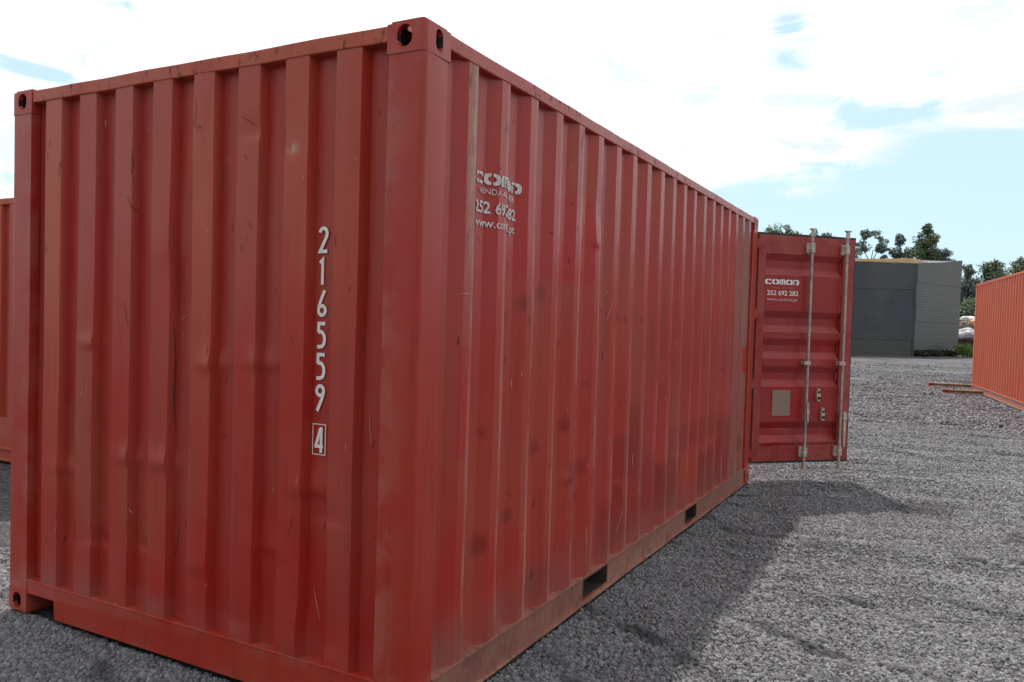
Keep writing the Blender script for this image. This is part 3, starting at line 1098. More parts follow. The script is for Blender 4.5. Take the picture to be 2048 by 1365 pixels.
def end_place(s, z):
    s_ = -s
    d = eprof(s_ - bigwob(s_, z)) + noise.noise(Vector((s_ * 1.6, z * 1.3, 3.3 + .150))) * .0035
    for (dx, dz, rx, rz, dep) in end_dents:
        rx *= .8; rz *= (.6 if rz <= .13 else .85)
        ux = (s_ - dx) / rx; uz = (z - dz) / rz
        if abs(ux) < 2.2 and abs(uz) < 2.5:
            k = uz if uz > 0 else uz * 2.6
            d += dep * .46 * math.exp(-ux * ux - k * k)
    return (s, d - .0025, z)


M_SCR = simple('scratched_to_primer', (.085, .022, .018), .7, var=.3, scale=20, bump=0)
M_SCRP = simple('scraped_pale_paint', (.52, .30, .22), .7, var=.3, scale=20, bump=0)
ecuts = [-b[0] for b in end_breaks()] + [-.0 - .05 * k for k in range(3, 46)]
fixed = [[(-1.283, 1.45), (-1.281, 1.3), (-1.284, 1.15), (-1.281, 1.0)],
         [(-1.150, 2.43), (-1.142, 2.38), (-1.147, 2.33), (-1.136, 2.28)], [(-1.142, 2.36), (-1.120, 2.33)], [(-1.147, 2.33), (-1.17, 2.30), (-1.175, 2.27)],
         [(-.865, 1.775), (-.838, 1.84)], [(-.870, 1.77), (-.862, 1.79)], [(-2.07, 2.24), (-2.065, 2.18), (-2.075, 2.14)]]
p_ = scratch_set('scratches', 46, 4, M_SCR, end_place, (-2.25, -.2), (.25, 2.45), fixed, .0011)
o = decal('scratches', p_, end_place, M_SCR, ew, ecuts); o['kind'] = 'stuff'
p_ = scratch_set('scuffs', 34, 8, M_SCRP, end_place, (-2.25, -.2), (.25, 2.45), (), .0009)
o = decal('scuffs', p_, end_place, M_SCRP, ew, ecuts); o['kind'] = 'stuff'
p_ = scratch_set('scratches', 90, 14, M_SCR, side_place, (.2, 5.6), (.2, 2.4), (), .0016)
o = decal('scratches', p_, side_place, M_SCR, sw, cuts); o['kind'] = 'stuff'
p_ = scratch_set('scuffs', 70, 18, M_SCRP, side_place, (.2, 5.6), (.2, 2.4), (), .0014)
o = decal('scuffs', p_, side_place, M_SCRP, sw, cuts); o['kind'] = 'stuff'
# white bracket mark and small tick near the far post
decal('bracket_mark', [[(5.500, 1.52), (5.512, 1.52), (5.512, 1.64), (5.500, 1.64)], [(5.47, 1.63), (5.500, 1.63), (5.500, 1.64), (5.47, 1.64)],
                       [(5.47, 1.52), (5.500, 1.52), (5.500, 1.53), (5.47, 1.53)]], side_place, M_WHITE, sw, cuts)
decal('tick_mark', [[(5.440, 2.31), (5.452, 2.31), (5.452, 2.41), (5.440, 2.41)]], side_place, M_SPRAY, sw, cuts)

# ---- the orange container on the right
oc, *_ = container('shipping_container', M_ORANGE, H=2.86, L=12.192, cast=CAST_O, nz=14, side_pitch=.280,
                   dents=dict(side=[(9.6, .75, .25, .25, .04), (10.2, .4, .25, .25, .04)], back=[(6.2, .45, .22, .35, .05), (5.2, .6, .16, .2, -.04), (6.6, .9, .15, .2, .04)]))
d = Vector((3.03 - 2.28, 17.65 - 23.97)).normalized()
ang = math.atan2(d.y, d.x) + R_(90)          # its -y end lies furthest from its far corner
# its long side that faces the camera is local x = -W, running from the far corner back towards the viewer
far = Vector((2.28, 23.97))
rot = ang
ux = Vector((math.cos(rot), math.sin(rot)))
loc = far + ux * W + d * 12.192
oc.location = (loc.x, loc.y, 0.0); oc.rotation_euler = (0, 0, rot)
tag(oc, 'long faded orange shipping container standing alone at the right edge', 'shipping container')
polys = []
for k in range(3):
    z = 1.98 + .17 * (2 - k)
    polys += [[(11.40, z), (11.62, z), (11.62, z + .03), (11.40, z + .03)], [(11.42, z + .04), (11.46, z + .04), (11.46, z + .12), (11.42, z + .12)],
              [(11.50, z + .05), (11.58, z + .05), (11.58, z + .10), (11.50, z + .10)]]
# ---- the container at the left edge
lc, *_ = container('shipping_container', M_LEFT, cast=CAST_L, nz=14, end_sill=.43)
lc.location = (-4.9, 2.36, 0); lc.rotation_euler = (0, 0, 0)
tag(lc, 'orange-red shipping container with a deep bottom sill behind the large red one', 'shipping container')


# ------------------------------------------------------------------ ground
def furrow(x, y):
    """raked furrows: a slow rise and a steep drop, broken up along their length"""
    v = FU_N[0] * x + FU_N[1] * y
    u = FU_N[1] * x - FU_N[0] * y
    w_ = v * 1.9 + noise.noise(Vector((u * .7, v * .6, 30))) * 1.5
    f = w_ - math.floor(w_)
    saw = (f / .82 if f < .82 else (1 - f) / .18)
    amp = max(0, min(1, .75 + 1.5 * noise.noise(Vector((u * .8, v * .5, 17)))))
    return (saw - .5) * amp * max(0, 1 - y / 28)


def furrow_shade(x, y):
    """painted shade and freshly turned, darker stone along the foot of the furrows"""
    v = FU_N[0] * x + FU_N[1] * y
    u = FU_N[1] * x - FU_N[0] * y
    w_ = v * 1.9 + noise.noise(Vector((u * .7, v * .6, 30))) * 1.5
    f = w_ - math.floor(w_)
    amp = max(0, min(1, .65 + 1.8 * noise.noise(Vector((u * .8, v * .5, 17)))))
    amp *= max(0, min(1, .6 + 1.6 * noise.noise(Vector((u * 4, v * 5, 3)))))
    k = min(1, 1.5 * max(0, 1 - abs(f - .0) / .17, 1 - abs(f - 1.0) / .17))
    b = max(0, noise.noise(Vector((u * .9, v * 2.6, 40))) - .26) * 2.2
    return min(1, k * amp + b)


def ground_h(x, y):
    n = noise.noise(Vector((x * .9, y * .9, 0))) * .020
    # raked furrows running away to the left
    u = x * .93 + y * .36; v = -x * .36 + y * .93
    n += noise.noise(Vector((u * .55, v * 2.6, 4))) * .045 * max(0, 1 - y / 40)
    n += noise.noise(Vector((u * 1.6, v * 6.5, 9))) * .014 * max(0, 1 - y / 16)
    n += furrow(x, y) * .034
    n += noise.noise(Vector((x * .06, y * .12, 2))) * .12 * min(1, max(0, (y - 8) / 25))
    # level bed under and beside each container
    def bed(x0, x1, y0, y1):
        dx = max(x0 - x, 0, x - x1); dy = max(y0 - y, 0, y - y1)
        return math.hypot(dx, dy)
    dd = min(bed(-2.44, 0, 0, 6.06), bed(-7.4, -4.8, 2.3, 8.5))
    k = min(1, dd / .35)
    base = -.004 + (n - .010) * k
    if dd < .6: base += .034 * math.exp(-((dd - .09) / .09) ** 2) * max(0, noise.noise(Vector((x * 2.5, y * 2.5, 3))) + .22)
    dist = math.hypot(x - 3, y - 18)
    kk = min(1, max(0, (bed(2.2, 6.5, 11, 24.5)) / 1.0))
    return base * kk - .015 * (1 - kk) - .02


FU_N = (0.17, 0.985)


def grid_axis(lo, hi, dense_lo, dense_hi, step):
    a = [dense_lo]
    while a[-1] < dense_hi: a.append(a[-1] + step)
    s = step
    while a[-1] < hi: s *= 1.22; a.append(a[-1] + s)
    s = step; b = [dense_lo]
    while b[-1] > lo: s *= 1.22; b.append(b[-1] - s)
    return b[:0:-1] + a


gx = grid_axis(-900, 900, -3.2, 4.2, .05)
gy = grid_axis(-300, 1600, -1.2, 16, .06)
gv = [(x, y, ground_h(x, y) if abs(x) < 60 and abs(y) < 110 else -.02) for y in gy for x in gx]
nx = len(gx)
gf = [(j * nx + i, j * nx + i + 1, (j + 1) * nx + i + 1, (j + 1) * nx + i) for j in range(len(gy) - 1) for i in range(nx - 1)]
me = bpy.data.meshes.new('ground'); me.from_pydata(gv, [], gf); me.shade_smooth()


def ground_mat():
    m, w, p = principled('lava_gravel_ground')
    pos = w.n('ShaderNodeTexCoord').outputs['Object']
    v1 = w.n('ShaderNodeTexVoronoi'); w.link(pos, v1.inputs['Vector']); v1.inputs['Scale'].default_value = 42
    v2 = w.n('ShaderNodeTexVoronoi'); w.link(w.mapping(pos, loc=(3, 1, 0)), v2.inputs['Vector']); v2.inputs['Scale'].default_value = 17
    big = w.noise(w.mapping(pos, (.5, 1, 1)), .55, 5, .6)
    tone = w.n('ShaderNodeSeparateColor'); w.link(v1.outputs['Color'], tone.inputs[0])
    c = w.mix(tone.outputs[0], (.100, .097, .106), (.260, .252, .258))
    c = w.mix(w.math('MULTIPLY', w.step(big, .5, .75), .35), c, (.30, .275, .255))
    c = w.mix(w.math('MULTIPLY', w.step(v1.outputs['Distance'], .35, .75), .55), c, (.055, .050, .054))
    # pale sandy patches worn through the gravel
    sep = w.n('ShaderNodeSeparateXYZ'); w.link(pos, sep.inputs[0])
    acc = None
    for x, y, rx, ry, wt in ((2.0, 20.4, 1.6, .9, 1.0), (2.5, 9.2, .9, .9, .65), (.6, 7.3, 1.2, .5, .4), (1.9, 11.4, .8, .6, .4), (.5, 38, 5, 1.2, .6), (1.5, 31, 4, .8, .5),
                             (2.9, 13.5, .8, 2.0, .45), (-1, 27, 3, .8, .4)):
        a = w.math('POWER', w.math('DIVIDE', w.math('SUBTRACT', sep.outputs[0], x), rx), 2)
        b = w.math('POWER', w.math('DIVIDE', w.math('SUBTRACT', sep.outputs[1], y), ry), 2)
        g = w.math('MULTIPLY', w.math('EXPONENT', w.math('MULTIPLY', w.math('ADD', a, b), -1)), wt)
        acc = g if acc is None else w.math('ADD', acc, g)
    pn = w.noise(w.mapping(pos, (1, 1.5, 1)), 2.2, 5, .65)
    pm = w.math('MULTIPLY', acc, w.step(pn, .38, .62))
    c = w.mix(w.math('MULTIPLY', pm, .8), c, (.36, .31, .255))
    tr = w.noise(w.mapping(pos, (.22, .8, 1)), 1.4, 7, .72)
    c = w.mix(w.math('MULTIPLY', w.step(tr, .45, .55), .75), c, (.075, .072, .080))
    w.link(c, p.inputs['Base Color'])
    p.inputs['Roughness'].default_value = .95
    p.inputs['Specular IOR Level'].default_value = .2
    b = w.n('ShaderNodeBump'); b.inputs['Strength'].default_value = .9; b.inputs['Distance'].default_value = .012
    h = w.math('ADD', w.math('MULTIPLY', w.math('SUBTRACT', 1, v1.outputs['Distance']), .5), w.math('SUBTRACT', 1, v2.outputs['Distance']))
    w.link(h, b.inputs['Height'])
    b2 = w.n('ShaderNodeBump'); b2.inputs['Strength'].default_value = 1.0; b2.inputs['Distance'].default_value = .14
    w.link(w.noise(w.mapping(pos, (.7, 1.2, 1)), 2.6, 9, .78), b2.inputs['Height'])
    w.link(b.outputs[0], b2.inputs['Normal'])
    w.link(b2.outputs[0], p.inputs['Normal'])
    return m


M_GROUND = ground_mat()
me.materials.append(M_GROUND)
ground = bpy.data.objects.new('ground', me); COL.objects.link(ground)
tag(ground, 'wide yard of dark grey crushed lava gravel', 'ground', kind='structure')


# loose stones lying on the sheet: uncountable, so one object with instanced stones
def stone_mat():
    m, w, p = principled('lava_stones')
    oi = w.n('ShaderNodeObjectInfo').outputs['Random']
    pos = w.n('ShaderNodeTexCoord').outputs['Object']
    c = w.mix(w.mapr(oi, 0, 1, 0, 1), (.180, .178, .194), (.420, .416, .428))
    c = w.mix(w.math('MULTIPLY', w.step(w.math('FRACT', w.math('MULTIPLY', oi, 7.3)), .80, .95), .55), c, (.20, .150, .150))
    c = w.mix(w.math('GREATER_THAN', w.math('FRACT', w.math('MULTIPLY', oi, 31.7)), .9985), c, (.45, .42, .38))
    n = w.noise(pos, 1.6, 4, .7)
    c = w.mix(w.math('MULTIPLY', w.step(n, .5, .75), .4), c, (.11, .104, .110))
    da = w.n('ShaderNodeAttribute', attribute_name='furrow_shade', attribute_type='INSTANCER').outputs['Fac']
    c = w.mix(w.math('MULTIPLY', da, .85), c, (.066, .063, .071))  # furrow shade mixed into the stone colour
    w.link(c, p.inputs['Base Color']); p.inputs['Roughness'].default_value = .92
    p.inputs['Specular IOR Level'].default_value = .25
    b = w.n('ShaderNodeBump'); b.inputs['Strength'].default_value = .6; b.inputs['Distance'].default_value = .25
    w.link(n, b.inputs['Height']); w.link(b.outputs[0], p.inputs['Normal'])
    return m


M_STONE = stone_mat()
random.seed(11)
pts, scl, shd = [], [], []


def stones(n, x0, x1, y0, y1, smin, smax, keep=lambda x, y: True):
    for _ in range(n):
        x = random.uniform(x0, x1); y = random.uniform(y0, y1)
        if not keep(x, y): continue
        inside = -2.40 < x < -.03 and .03 < y < 6.03
        if inside: continue
        s = smin + (smax - smin) * random.random() ** 3.2
        if abs(x) < .03 + s or abs(y) < .03 + s:
            s = min(s, .010)
        s *= 1 + .6 * max(0, noise.noise(Vector((x * 1.1 + y * .4, y * 3, 4))))
        dk = furrow_shade(x, y); dk = dk if random.random() < dk * 1.25 else dk * .25; s *= 1 + .5 * dk
        pts.append((x, y, ground_h(x, y) + s * .25)); scl.append(s); shd.append(dk)


stones(270000, .0, 4.4, .2, 6.0, .0046, .0140, lambda x, y: x < 1.3 + .40 * y + .6)
stones(130000, -.4, 4.4, 6.0, 13.0, .0062, .0175, lambda x, y: x < 3.9 and random.random() < 1.3 - (y - 6) * .09)
stones(120000, -2.6, 4.2, 13.0, 50.0, .012, .030, lambda x, y: random.random() < max(.0, (50 - y) / 37) ** 2)
stones(75000, -3.0, .3, -1.3, .3, .0050, .014, lambda x, y: y > -1.3 + max(0, (x + 1.2)) * .4)
stones(60000, 4.4, 7.5, .2, 10.5, .0075, .021)
stones(16000, -3.6, -2.45, .0, 2.5, .008, .022)
me = bpy.data.meshes.new('gravel'); me.from_pydata(pts, [], [])
set_attr(me, 'sz', scl); set_attr(me, 'furrow_shade', shd)
gravel = bpy.data.objects.new('gravel', me); COL.objects.link(gravel)
tag(gravel, 'loose grey lava stones strewn over the yard', 'gravel', kind='stuff')


def stone_nodes():
    t = bpy.data.node_groups.new('stones', 'GeometryNodeTree')
    t.interface.new_socket('Geometry', in_out='INPUT', socket_type='NodeSocketGeometry')
    t.interface.new_socket('Geometry', in_out='OUTPUT', socket_type='NodeSocketGeometry')
    N = t.nodes.new; Lk = t.links.new
    gi, go = N('NodeGroupInput'), N('NodeGroupOutput')
    joined = N('GeometryNodeJoinGeometry')
    for k in range(4):
        ico = N('GeometryNodeMeshIcoSphere'); ico.inputs['Radius'].default_value = 1; ico.inputs['Subdivisions'].default_value = 2
        sp = N('GeometryNodeSetPosition')
        pos = N('GeometryNodeInputPosition')
        nz_ = N('ShaderNodeTexNoise'); nz_.inputs['Scale'].default_value = 1.1
        ad = N('ShaderNodeVectorMath'); ad.operation = 'ADD'; ad.inputs[1].default_value = (k * 7.3, k * 3.1, 0)
        Lk(pos.outputs[0], ad.inputs[0]); Lk(ad.outputs[0], nz_.inputs['Vector'])
        mp = N('ShaderNodeMath'); mp.operation = 'MULTIPLY_ADD'; mp.inputs[1].default_value = 1.0; mp.inputs[2].default_value = .50
        Lk(nz_.outputs['Fac'], mp.inputs[0])
        sc = N('ShaderNodeVectorMath'); sc.operation = 'SCALE'
        Lk(pos.outputs[0], sc.inputs[0]); Lk(mp.outputs[0], sc.inputs['Scale'])
        Lk(ico.outputs['Mesh'], sp.inputs['Geometry']); Lk(sc.outputs[0], sp.inputs['Position'])
        mt = N('GeometryNodeSetMaterial'); mt.inputs['Material'].default_value = M_STONE
        Lk(sp.outputs[0], mt.inputs['Geometry'])
        g2i = N('GeometryNodeGeometryToInstance'); Lk(mt.outputs[0], g2i.inputs[0]); Lk(g2i.outputs[0], joined.inputs[0])
    iop = N('GeometryNodeInstanceOnPoints')
    Lk(gi.outputs[0], iop.inputs['Points']); Lk(joined.outputs[0], iop.inputs['Instance'])
    iop.inputs['Pick Instance'].default_value = True
    ri = N('FunctionNodeRandomValue'); ri.data_type = 'INT'
    for s in ri.inputs:
        if s.name == 'Max' and s.type == 'INT': s.default_value = 3
    Lk([o for o in ri.outputs if o.type == 'INT'][0], iop.inputs['Instance Index'])
    rr = N('FunctionNodeRandomValue'); rr.data_type = 'FLOAT_VECTOR'
    rr.inputs[0].default_value = (-3.14, -3.14, -3.14); rr.inputs[1].default_value = (3.14, 3.14, 3.14)
    Lk(rr.outputs[0], iop.inputs['Rotation'])
    at = N('GeometryNodeInputNamedAttribute'); at.data_type = 'FLOAT'; at.inputs[0].default_value = 'sz'
    rs = N('FunctionNodeRandomValue'); rs.data_type = 'FLOAT_VECTOR'
    rs.inputs[0].default_value = (.75, .75, .6); rs.inputs[1].default_value = (1.3, 1.2, 1.0); rs.inputs['Seed'].default_value = 5
    sc = N('ShaderNodeVectorMath'); sc.operation = 'SCALE'
    Lk(rs.outputs[0], sc.inputs[0]); Lk([o for o in at.outputs if o.type == 'VALUE'][0], sc.inputs['Scale'])
    Lk(sc.outputs[0], iop.inputs['Scale'])
    Lk(iop.outputs[0], go.inputs[0])
    return t


md = gravel.modifiers.new('stones', 'NODES'); md.node_group = stone_nodes()

# ------------------------------------------------------------------ steel beams on the ground
M_BEAM = simple('weathered_beam', (.26, .20, .12), .8, 0, .35, 5)
M_REDEND = simple('red_painted_end', (.34, .045, .032), .5, 0, .15, 10)
for (x0, y0, x1, y1, lab) in ((1.25, 25.29, 4.6, 25.75, 'longer weathered beam with a bright red end lying on the gravel, farther of two'),
                              (1.60, 22.13, 2.95, 22.36, 'shorter weathered beam with a bright red end lying on the gravel, nearer of two')):
    t = empty('steel_beam', (x0, y0, ground_h(x0, y0) + .01), math.atan2(y1 - y0, x1 - x0))
    ln = math.hypot(x1 - x0, y1 - y0)
    def ish(bm, a, b):
        prism(bm, [(-.05, 0), (.05, 0), (.05, .022), (.015, .026), (.015, .070), (.05, .074), (.05, .098), (-.05, .098), (-.05, .074), (-.015, .070), (-.015, .026), (-.05, .022)], 'x', a, b)
    bm = bmesh.new(); ish(bm, .15, ln); obj('beam_body', bm, M_BEAM, t)
    bm = bmesh.new(); ish(bm, 0, .15); obj('painted_end', bm, M_REDEND, t)
    tag(t, lab, 'beam', 'red-ended beams on the gravel')


# ------------------------------------------------------------------ grey corrugated shed
def clad_mat(name, col, var=.18):
    m, w, p = principled(name)
    pos = w.n('ShaderNodeTexCoord').outputs['Object']
    st = w.noise(w.mapping(pos, (1, 1, .15)), 2.5, 4, .6)
    bl = w.noise(pos, .45, 3, .5)
    c = w.mix(w.step(st, .35, .7), tuple(x * (1 - var) for x in col), tuple(x * (1 + var) for x in col))
    c = w.mix(w.math('MULTIPLY', w.step(bl, .45, .65), .25), c, (.11, .115, .09))
    w.link(c, p.inputs['Base Color']); p.inputs['Roughness'].default_value = .5
    return m


M_CLAD = clad_mat('grey_cladding', (.052, .057, .068), .08)
M_CLAD2 = clad_mat('olive_grey_cladding', (.064, .068, .066), .06)
M_CLEAR = clad_mat('yellowed_sheet', (.078, .081, .062), .10)
M_ROOFO = simple('ochre_roof_sheet', (.70, .46, .22), .6, 0, .1, 2)
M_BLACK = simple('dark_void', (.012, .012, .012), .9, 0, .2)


def wave_sheet(name, p0, p1, z0, z1, mat, parent, wave=.17, amp=.002, off=0.0):
    """horizontally corrugated sheet between two plan points"""
    a, b = Vector(p0), Vector(p1)
    dr = (b - a).normalized(); nrm = Vector((dr.y, -dr.x))
    k = max(2, int((z1 - z0) / wave * 4))
    vs = []
    for i in range(k + 1):
        z = z0 + (z1 - z0) * i / k
        o_ = off + amp * math.sin(2 * math.pi * z / wave)
        for q in (a, b):
            vs.append((q.x + nrm.x * o_, q.y + nrm.y * o_, z))
    fc = [(2 * i, 2 * i + 1, 2 * i + 3, 2 * i + 2) for i in range(k)]
    me_ = bpy.data.meshes.new(name); me_.from_pydata(vs, [], fc); me_.materials.append(mat)
    o = bpy.data.objects.new(name, me_); COL.objects.link(o); o.parent = parent
    s = o.modifiers.new('s', 'SOLIDIFY'); s.thickness = .02; s.offset = 0
    return o


shed = empty('corrugated_shed')
A0 = Vector((-17.0, 49.5)); Bc = Vector((-.10, 55.7)); Cc = Vector((2.36, 62.6))
sl = Bc - Vector((-3.07, 53.4)); sl.normalize()
A0 = Bc - sl * 15
bands = [(0.0, 1.02, M_CLAD2), (1.04, 2.98, M_CLAD), (3.00, 4.12, M_CLAD), (4.14, 5.62, M_CLAD)]
for i, (a, b, m_) in enumerate(bands):
    wave_sheet('wall_cladding', A0, Bc, a - .05, b + .03, m_, shed, off=.024 * (i % 2))
def lift(q, z): return z
bands2 = [(.44, 2.18, M_CLAD2), (2.20, 3.32, M_CLAD2), (3.34, 4.60, M_CLAD2), (4.62, 6.3, M_CLAD2)]
for i, (a, b, m_) in enumerate(bands2):
    o = wave_sheet('wall_cladding', Bc + Vector((.05, .06)), Cc, a - .03, b, m_, shed, off=.024 * (i % 2))
    if i == 3:     # the top edge climbs towards the back
        for v in o.data.vertices:
            if v.co.z > 4.7:
                f = (v.co.y - Bc.y) / (Cc.y - Bc.y)
                v.co.z = 4.62 + (v.co.z - 4.62) * (.60 + .45 * f) / 1.0
# yellowed translucent sheets let into the right-hand wall
dr2 = (Cc - Bc).normalized()
for (f0, f1, z0, z1, od) in ((.04, .96, 4.64, 5.35, .034), (.03, .40, 3.36, 4.50, .010), (.42, .80, 3.36, 4.15, .010), (.08, .34, .9, 2.10, .010), (.12, .72, 2.24, 2.44, .034)):
    wave_sheet('translucent_sheet', Bc + (Cc - Bc) * f0, Bc + (Cc - Bc) * f1, z0, z1, M_CLEAR, shed, off=od)
# roof and the ochre edge
bm = bmesh.new()
off = Vector((-sl.y, sl.x))
p = [A0, Bc, Cc, Cc - sl * 15]
zs = [5.60, 5.66, 6.25, 6.1]
vs = [bm.verts.new((q.x, q.y, z)) for q, z in zip(p, zs)]
bm.faces.new(vs)
r_ = bmesh.ops.extrude_face_region(bm, geom=bm.faces[:])
for v in [g for g in r_['geom'] if isinstance(g, bmesh.types.BMVert)]: v.co.z += .06
obj('roof', bm, M_CLAD, shed)
bm = bmesh.new()
q0 = A0 + Vector((0, .3)); q1 = Bc + Vector((-.15, .3))
pr2 = [(q0, 5.68, 5.75), (Bc - sl * 4, 5.70, 5.84), (q1, 5.72, 6.06), (Bc + dr2 * 2.0, 5.80, 5.86)]
prev = None
for q, za, zb in pr2:
    ring = [bm.verts.new((q.x, q.y, za)), bm.verts.new((q.x, q.y + .5, za)), bm.verts.new((q.x, q.y + .5, zb)), bm.verts.new((q.x, q.y, zb))]
    if prev:
        for k in range(4): bm.faces.new((prev[k], prev[(k + 1) % 4], ring[(k + 1) % 4], ring[k]))
    else: bm.faces.new(ring)
    prev = ring
bm.faces.new(prev[::-1])
obj('roof_ridge_sheet', bm, M_ROOFO, shed)
# corner trim, posts and a black sheet standing in for underfloor shade
bm = bmesh.new()
box(bm, Bc.x - .06, Bc.x + .06, Bc.y - .09, Bc.y + .03, -.05, 5.68)
obj('corner_trim', bm, M_CLAD, shed)
for f in (.02, .33, .66, .98):
    q = Bc + (Cc - Bc) * f
    bm = bmesh.new()
    box(bm, q.x - .12, q.x + .05, q.y + .1, q.y + .3, -.05, .5)
    obj('foundation_post', bm, M_UNDER, shed)
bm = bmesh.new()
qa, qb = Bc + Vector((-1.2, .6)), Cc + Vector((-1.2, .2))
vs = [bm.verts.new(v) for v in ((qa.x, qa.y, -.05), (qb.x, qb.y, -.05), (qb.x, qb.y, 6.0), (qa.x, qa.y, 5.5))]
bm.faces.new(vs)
o = obj('void_backing', bm, M_BLACK, shed); s_ = o.modifiers.new('s', 'SOLIDIFY'); s_.thickness = .1
tag(shed, 'tall grey corrugated metal shed with an ochre roof edge', 'shed')


# ------------------------------------------------------------------ vegetation
def leaf_mat(name, a, b):
    m, w, p = principled(name)
    pos = w.n('ShaderNodeTexCoord').outputs['Object']
    n = w.noise(pos, 1.3, 3, .6)
    rnd = w.attr('tone')
    c = w.mix(w.math('ADD', w.math('MULTIPLY', rnd, .6), w.math('MULTIPLY', n, .4)), a, b)
    w.link(c, p.inputs['Base Color']); p.inputs['Roughness'].default_value = .75
    p.inputs['Specular IOR Level'].default_value = .25
    return m


M_LEAF1 = leaf_mat('eucalyptus_leaves', (.085, .115, .095), (.190, .225, .190))
M_LEAF2 = leaf_mat('broadleaf_green', (.070, .100, .058), (.165, .205, .115))
M_LEAF3 = leaf_mat('shrub_green', (.020, .023, .016), (.045, .052, .032))
M_LEAF4 = leaf_mat('bright_weeds', (.08, .13, .03), (.15, .22, .06))
M_BARK = simple('bark', (.14, .115, .095), .9, 0, .3, 4)


def tree(name, x, y, h, lobes, mat, label, cat, group, seed, leaf=.26, n=2200, trunk_r=.16, base_z=-.05):
    """lobes: (dx, z as a fraction of height, rx, rz, share)"""
    rnd = random.Random(seed)
    t = empty(name, (x, y, base_z))
    # trunk and limbs
    bm = bmesh.new()
    top = h * .82
    k = 7
    pts_ = [Vector((noise.noise(Vector((seed, i * .6, 0))) * .35 * (i / k), noise.noise(Vector((seed, i * .6, 9))) * .3 * (i / k), top * i / k)) for i in range(k + 1)]
    for i in range(k):
        tube(bm, pts_[i], pts_[i + 1], trunk_r * (1 - i / k * .8), 7, trunk_r * (1 - (i + 1) / k * .8))
    for dx, fz, rx, rz, sh in lobes:
        if abs(dx) < .3: continue
        z0 = max(.15 * h, fz * h - abs(dx) * .9 - rz * .4)
        i = min(k - 1, int(z0 / top * k))
        a_ = pts_[i]
        tube(bm, a_, Vector((dx * .9, rnd.uniform(-.4, .4), fz * h)), trunk_r * .4, 5, trunk_r * .12)
    obj('trunk', bm, M_BARK, t)
    # crown: leaf clumps spread through the lobes, denser on clump shells, with gaps
    verts, faces, tone = [], [], []
    tot = sum(l[4] for l in lobes)
    for dx, fz, rx, rz, sh in lobes:
        m_ = int(n * 2.4 * sh / tot)
        clumps = []
        for _ in range(max(5, int(m_ / 38))):
            while True:
                p_ = Vector((rnd.uniform(-1, 1), rnd.uniform(-1, 1), rnd.uniform(-1, 1)))
                if .25 < p_.length < 1: break
            clumps.append((Vector((dx + p_.x * rx, p_.y * rx, fz * h + p_.z * rz)), rnd.uniform(.16, .34) * min(rx, rz) + .12, rnd.random()))
        for _ in range(m_):
            c_, r, tn = rnd.choice(clumps)
            d_ = Vector((rnd.gauss(0, 1), rnd.gauss(0, 1), rnd.gauss(0, .8)))
            d_ = d_.normalized() * r * rnd.uniform(.5, 1.15)
            q = c_ + d_
            u = Vector((rnd.gauss(0, 1), rnd.gauss(0, 1), rnd.gauss(0, 1))).normalized()
            v = u.orthogonal().normalized()
            s = leaf * rnd.uniform(.5, 1.1)
            i0 = len(verts)
            verts += [q - u * s * .5, q + v * s * .28, q + u * s * .5, q - v * s * .28]
            faces.append((i0, i0 + 1, i0 + 2, i0 + 3))
            tt = min(1, max(0, tn * .6 + rnd.random() * .4))
            tone += [tt] * 4
    me_ = bpy.data.meshes.new('crown'); me_.from_pydata(verts, [], faces); set_attr(me_, 'tone', tone)
    me_.materials.append(mat)
    o = bpy.data.objects.new('crown', me_); COL.objects.link(o); o.parent = t
    tag(t, label, cat, group)
    return t


GR = 'trees beyond the yard'
RND = random.Random(5)
def euc(): return [(RND.uniform(-1.6, 1.6), f, RND.uniform(.7, 1.3), RND.uniform(.6, 1.1), 1) for f in (.5, .6, .68, .76, .84, .91, .96)]
def dense(w_): return [(0, .80, w_ * .40, 1.9, 2.0), (-.45 * w_, .58, w_ * .5, 1.8, 1.8), (.4 * w_, .55, w_ * .5, 1.8, 1.8), (.1 * w_, .35, w_ * .6, 1.8, 1.6), (0, .94, w_ * .2, .8, .6)]


tree('tree', -13.9, 90, 13.0, [(0, .86, 1.3, 1.2, 2), (-1.4, .80, 1.1, .8, 1), (1.3, .82, 1.0, 1.0, 1), (0, .6, 2, 2, 2)], M_LEAF2,
     'rounded tree top showing just above the open container door, left of the first locking bar', 'tree', GR, 1)
tree('tree', -9.8, 90, 12.2, [(-.6, .90, .5, .7, 1), (.5, .88, .6, .6, 1), (0, .65, 1.4, 1.8, 2)], M_LEAF1,
     'thin sparse tree top showing above the open door between its two locking bars', 'tree', GR, 2, n=1300)
tree('tree', -6.9, 88, 9.9, [(0, .90, .9, .9, 1.4), (.6, .75, 1.2, 1.2, 1.6), (-.3, .55, 1.4, 1.6, 2), (-1.0, .8, .8, .9, 1)], M_LEAF1,
     'hazy low tree close to the free edge of the open red door', 'tree', GR, 3, n=1700)
tree('tree', -5.1, 90, 11.7, [(-.2, .95, .9, .5, 1.1), (.9, .86, .5, .8, 1), (-.9, .84, .8, .6, 1), (1.2, .72, .4, .7, .8), (.1, .68, .5, .8, .7), (-.2, .5, 1.2, 1.2, 2)], M_LEAF1,
     'tall feathery eucalyptus with gaps in its crown, just right of the open door', 'tree', GR, 4, n=1900)
tree('tree', -2.75, 91, 11.2, [(0, .95, .42, .6, 1), (-.2, .84, .62, .6, 1.1), (.6, .82, .35, .35, .5), (0, .6, 1.2, 1.4, 1.4)], M_LEAF1,
     'small slim tree between the feathery eucalyptus and the tallest dark tree', 'tree', GR, 5, n=1300)
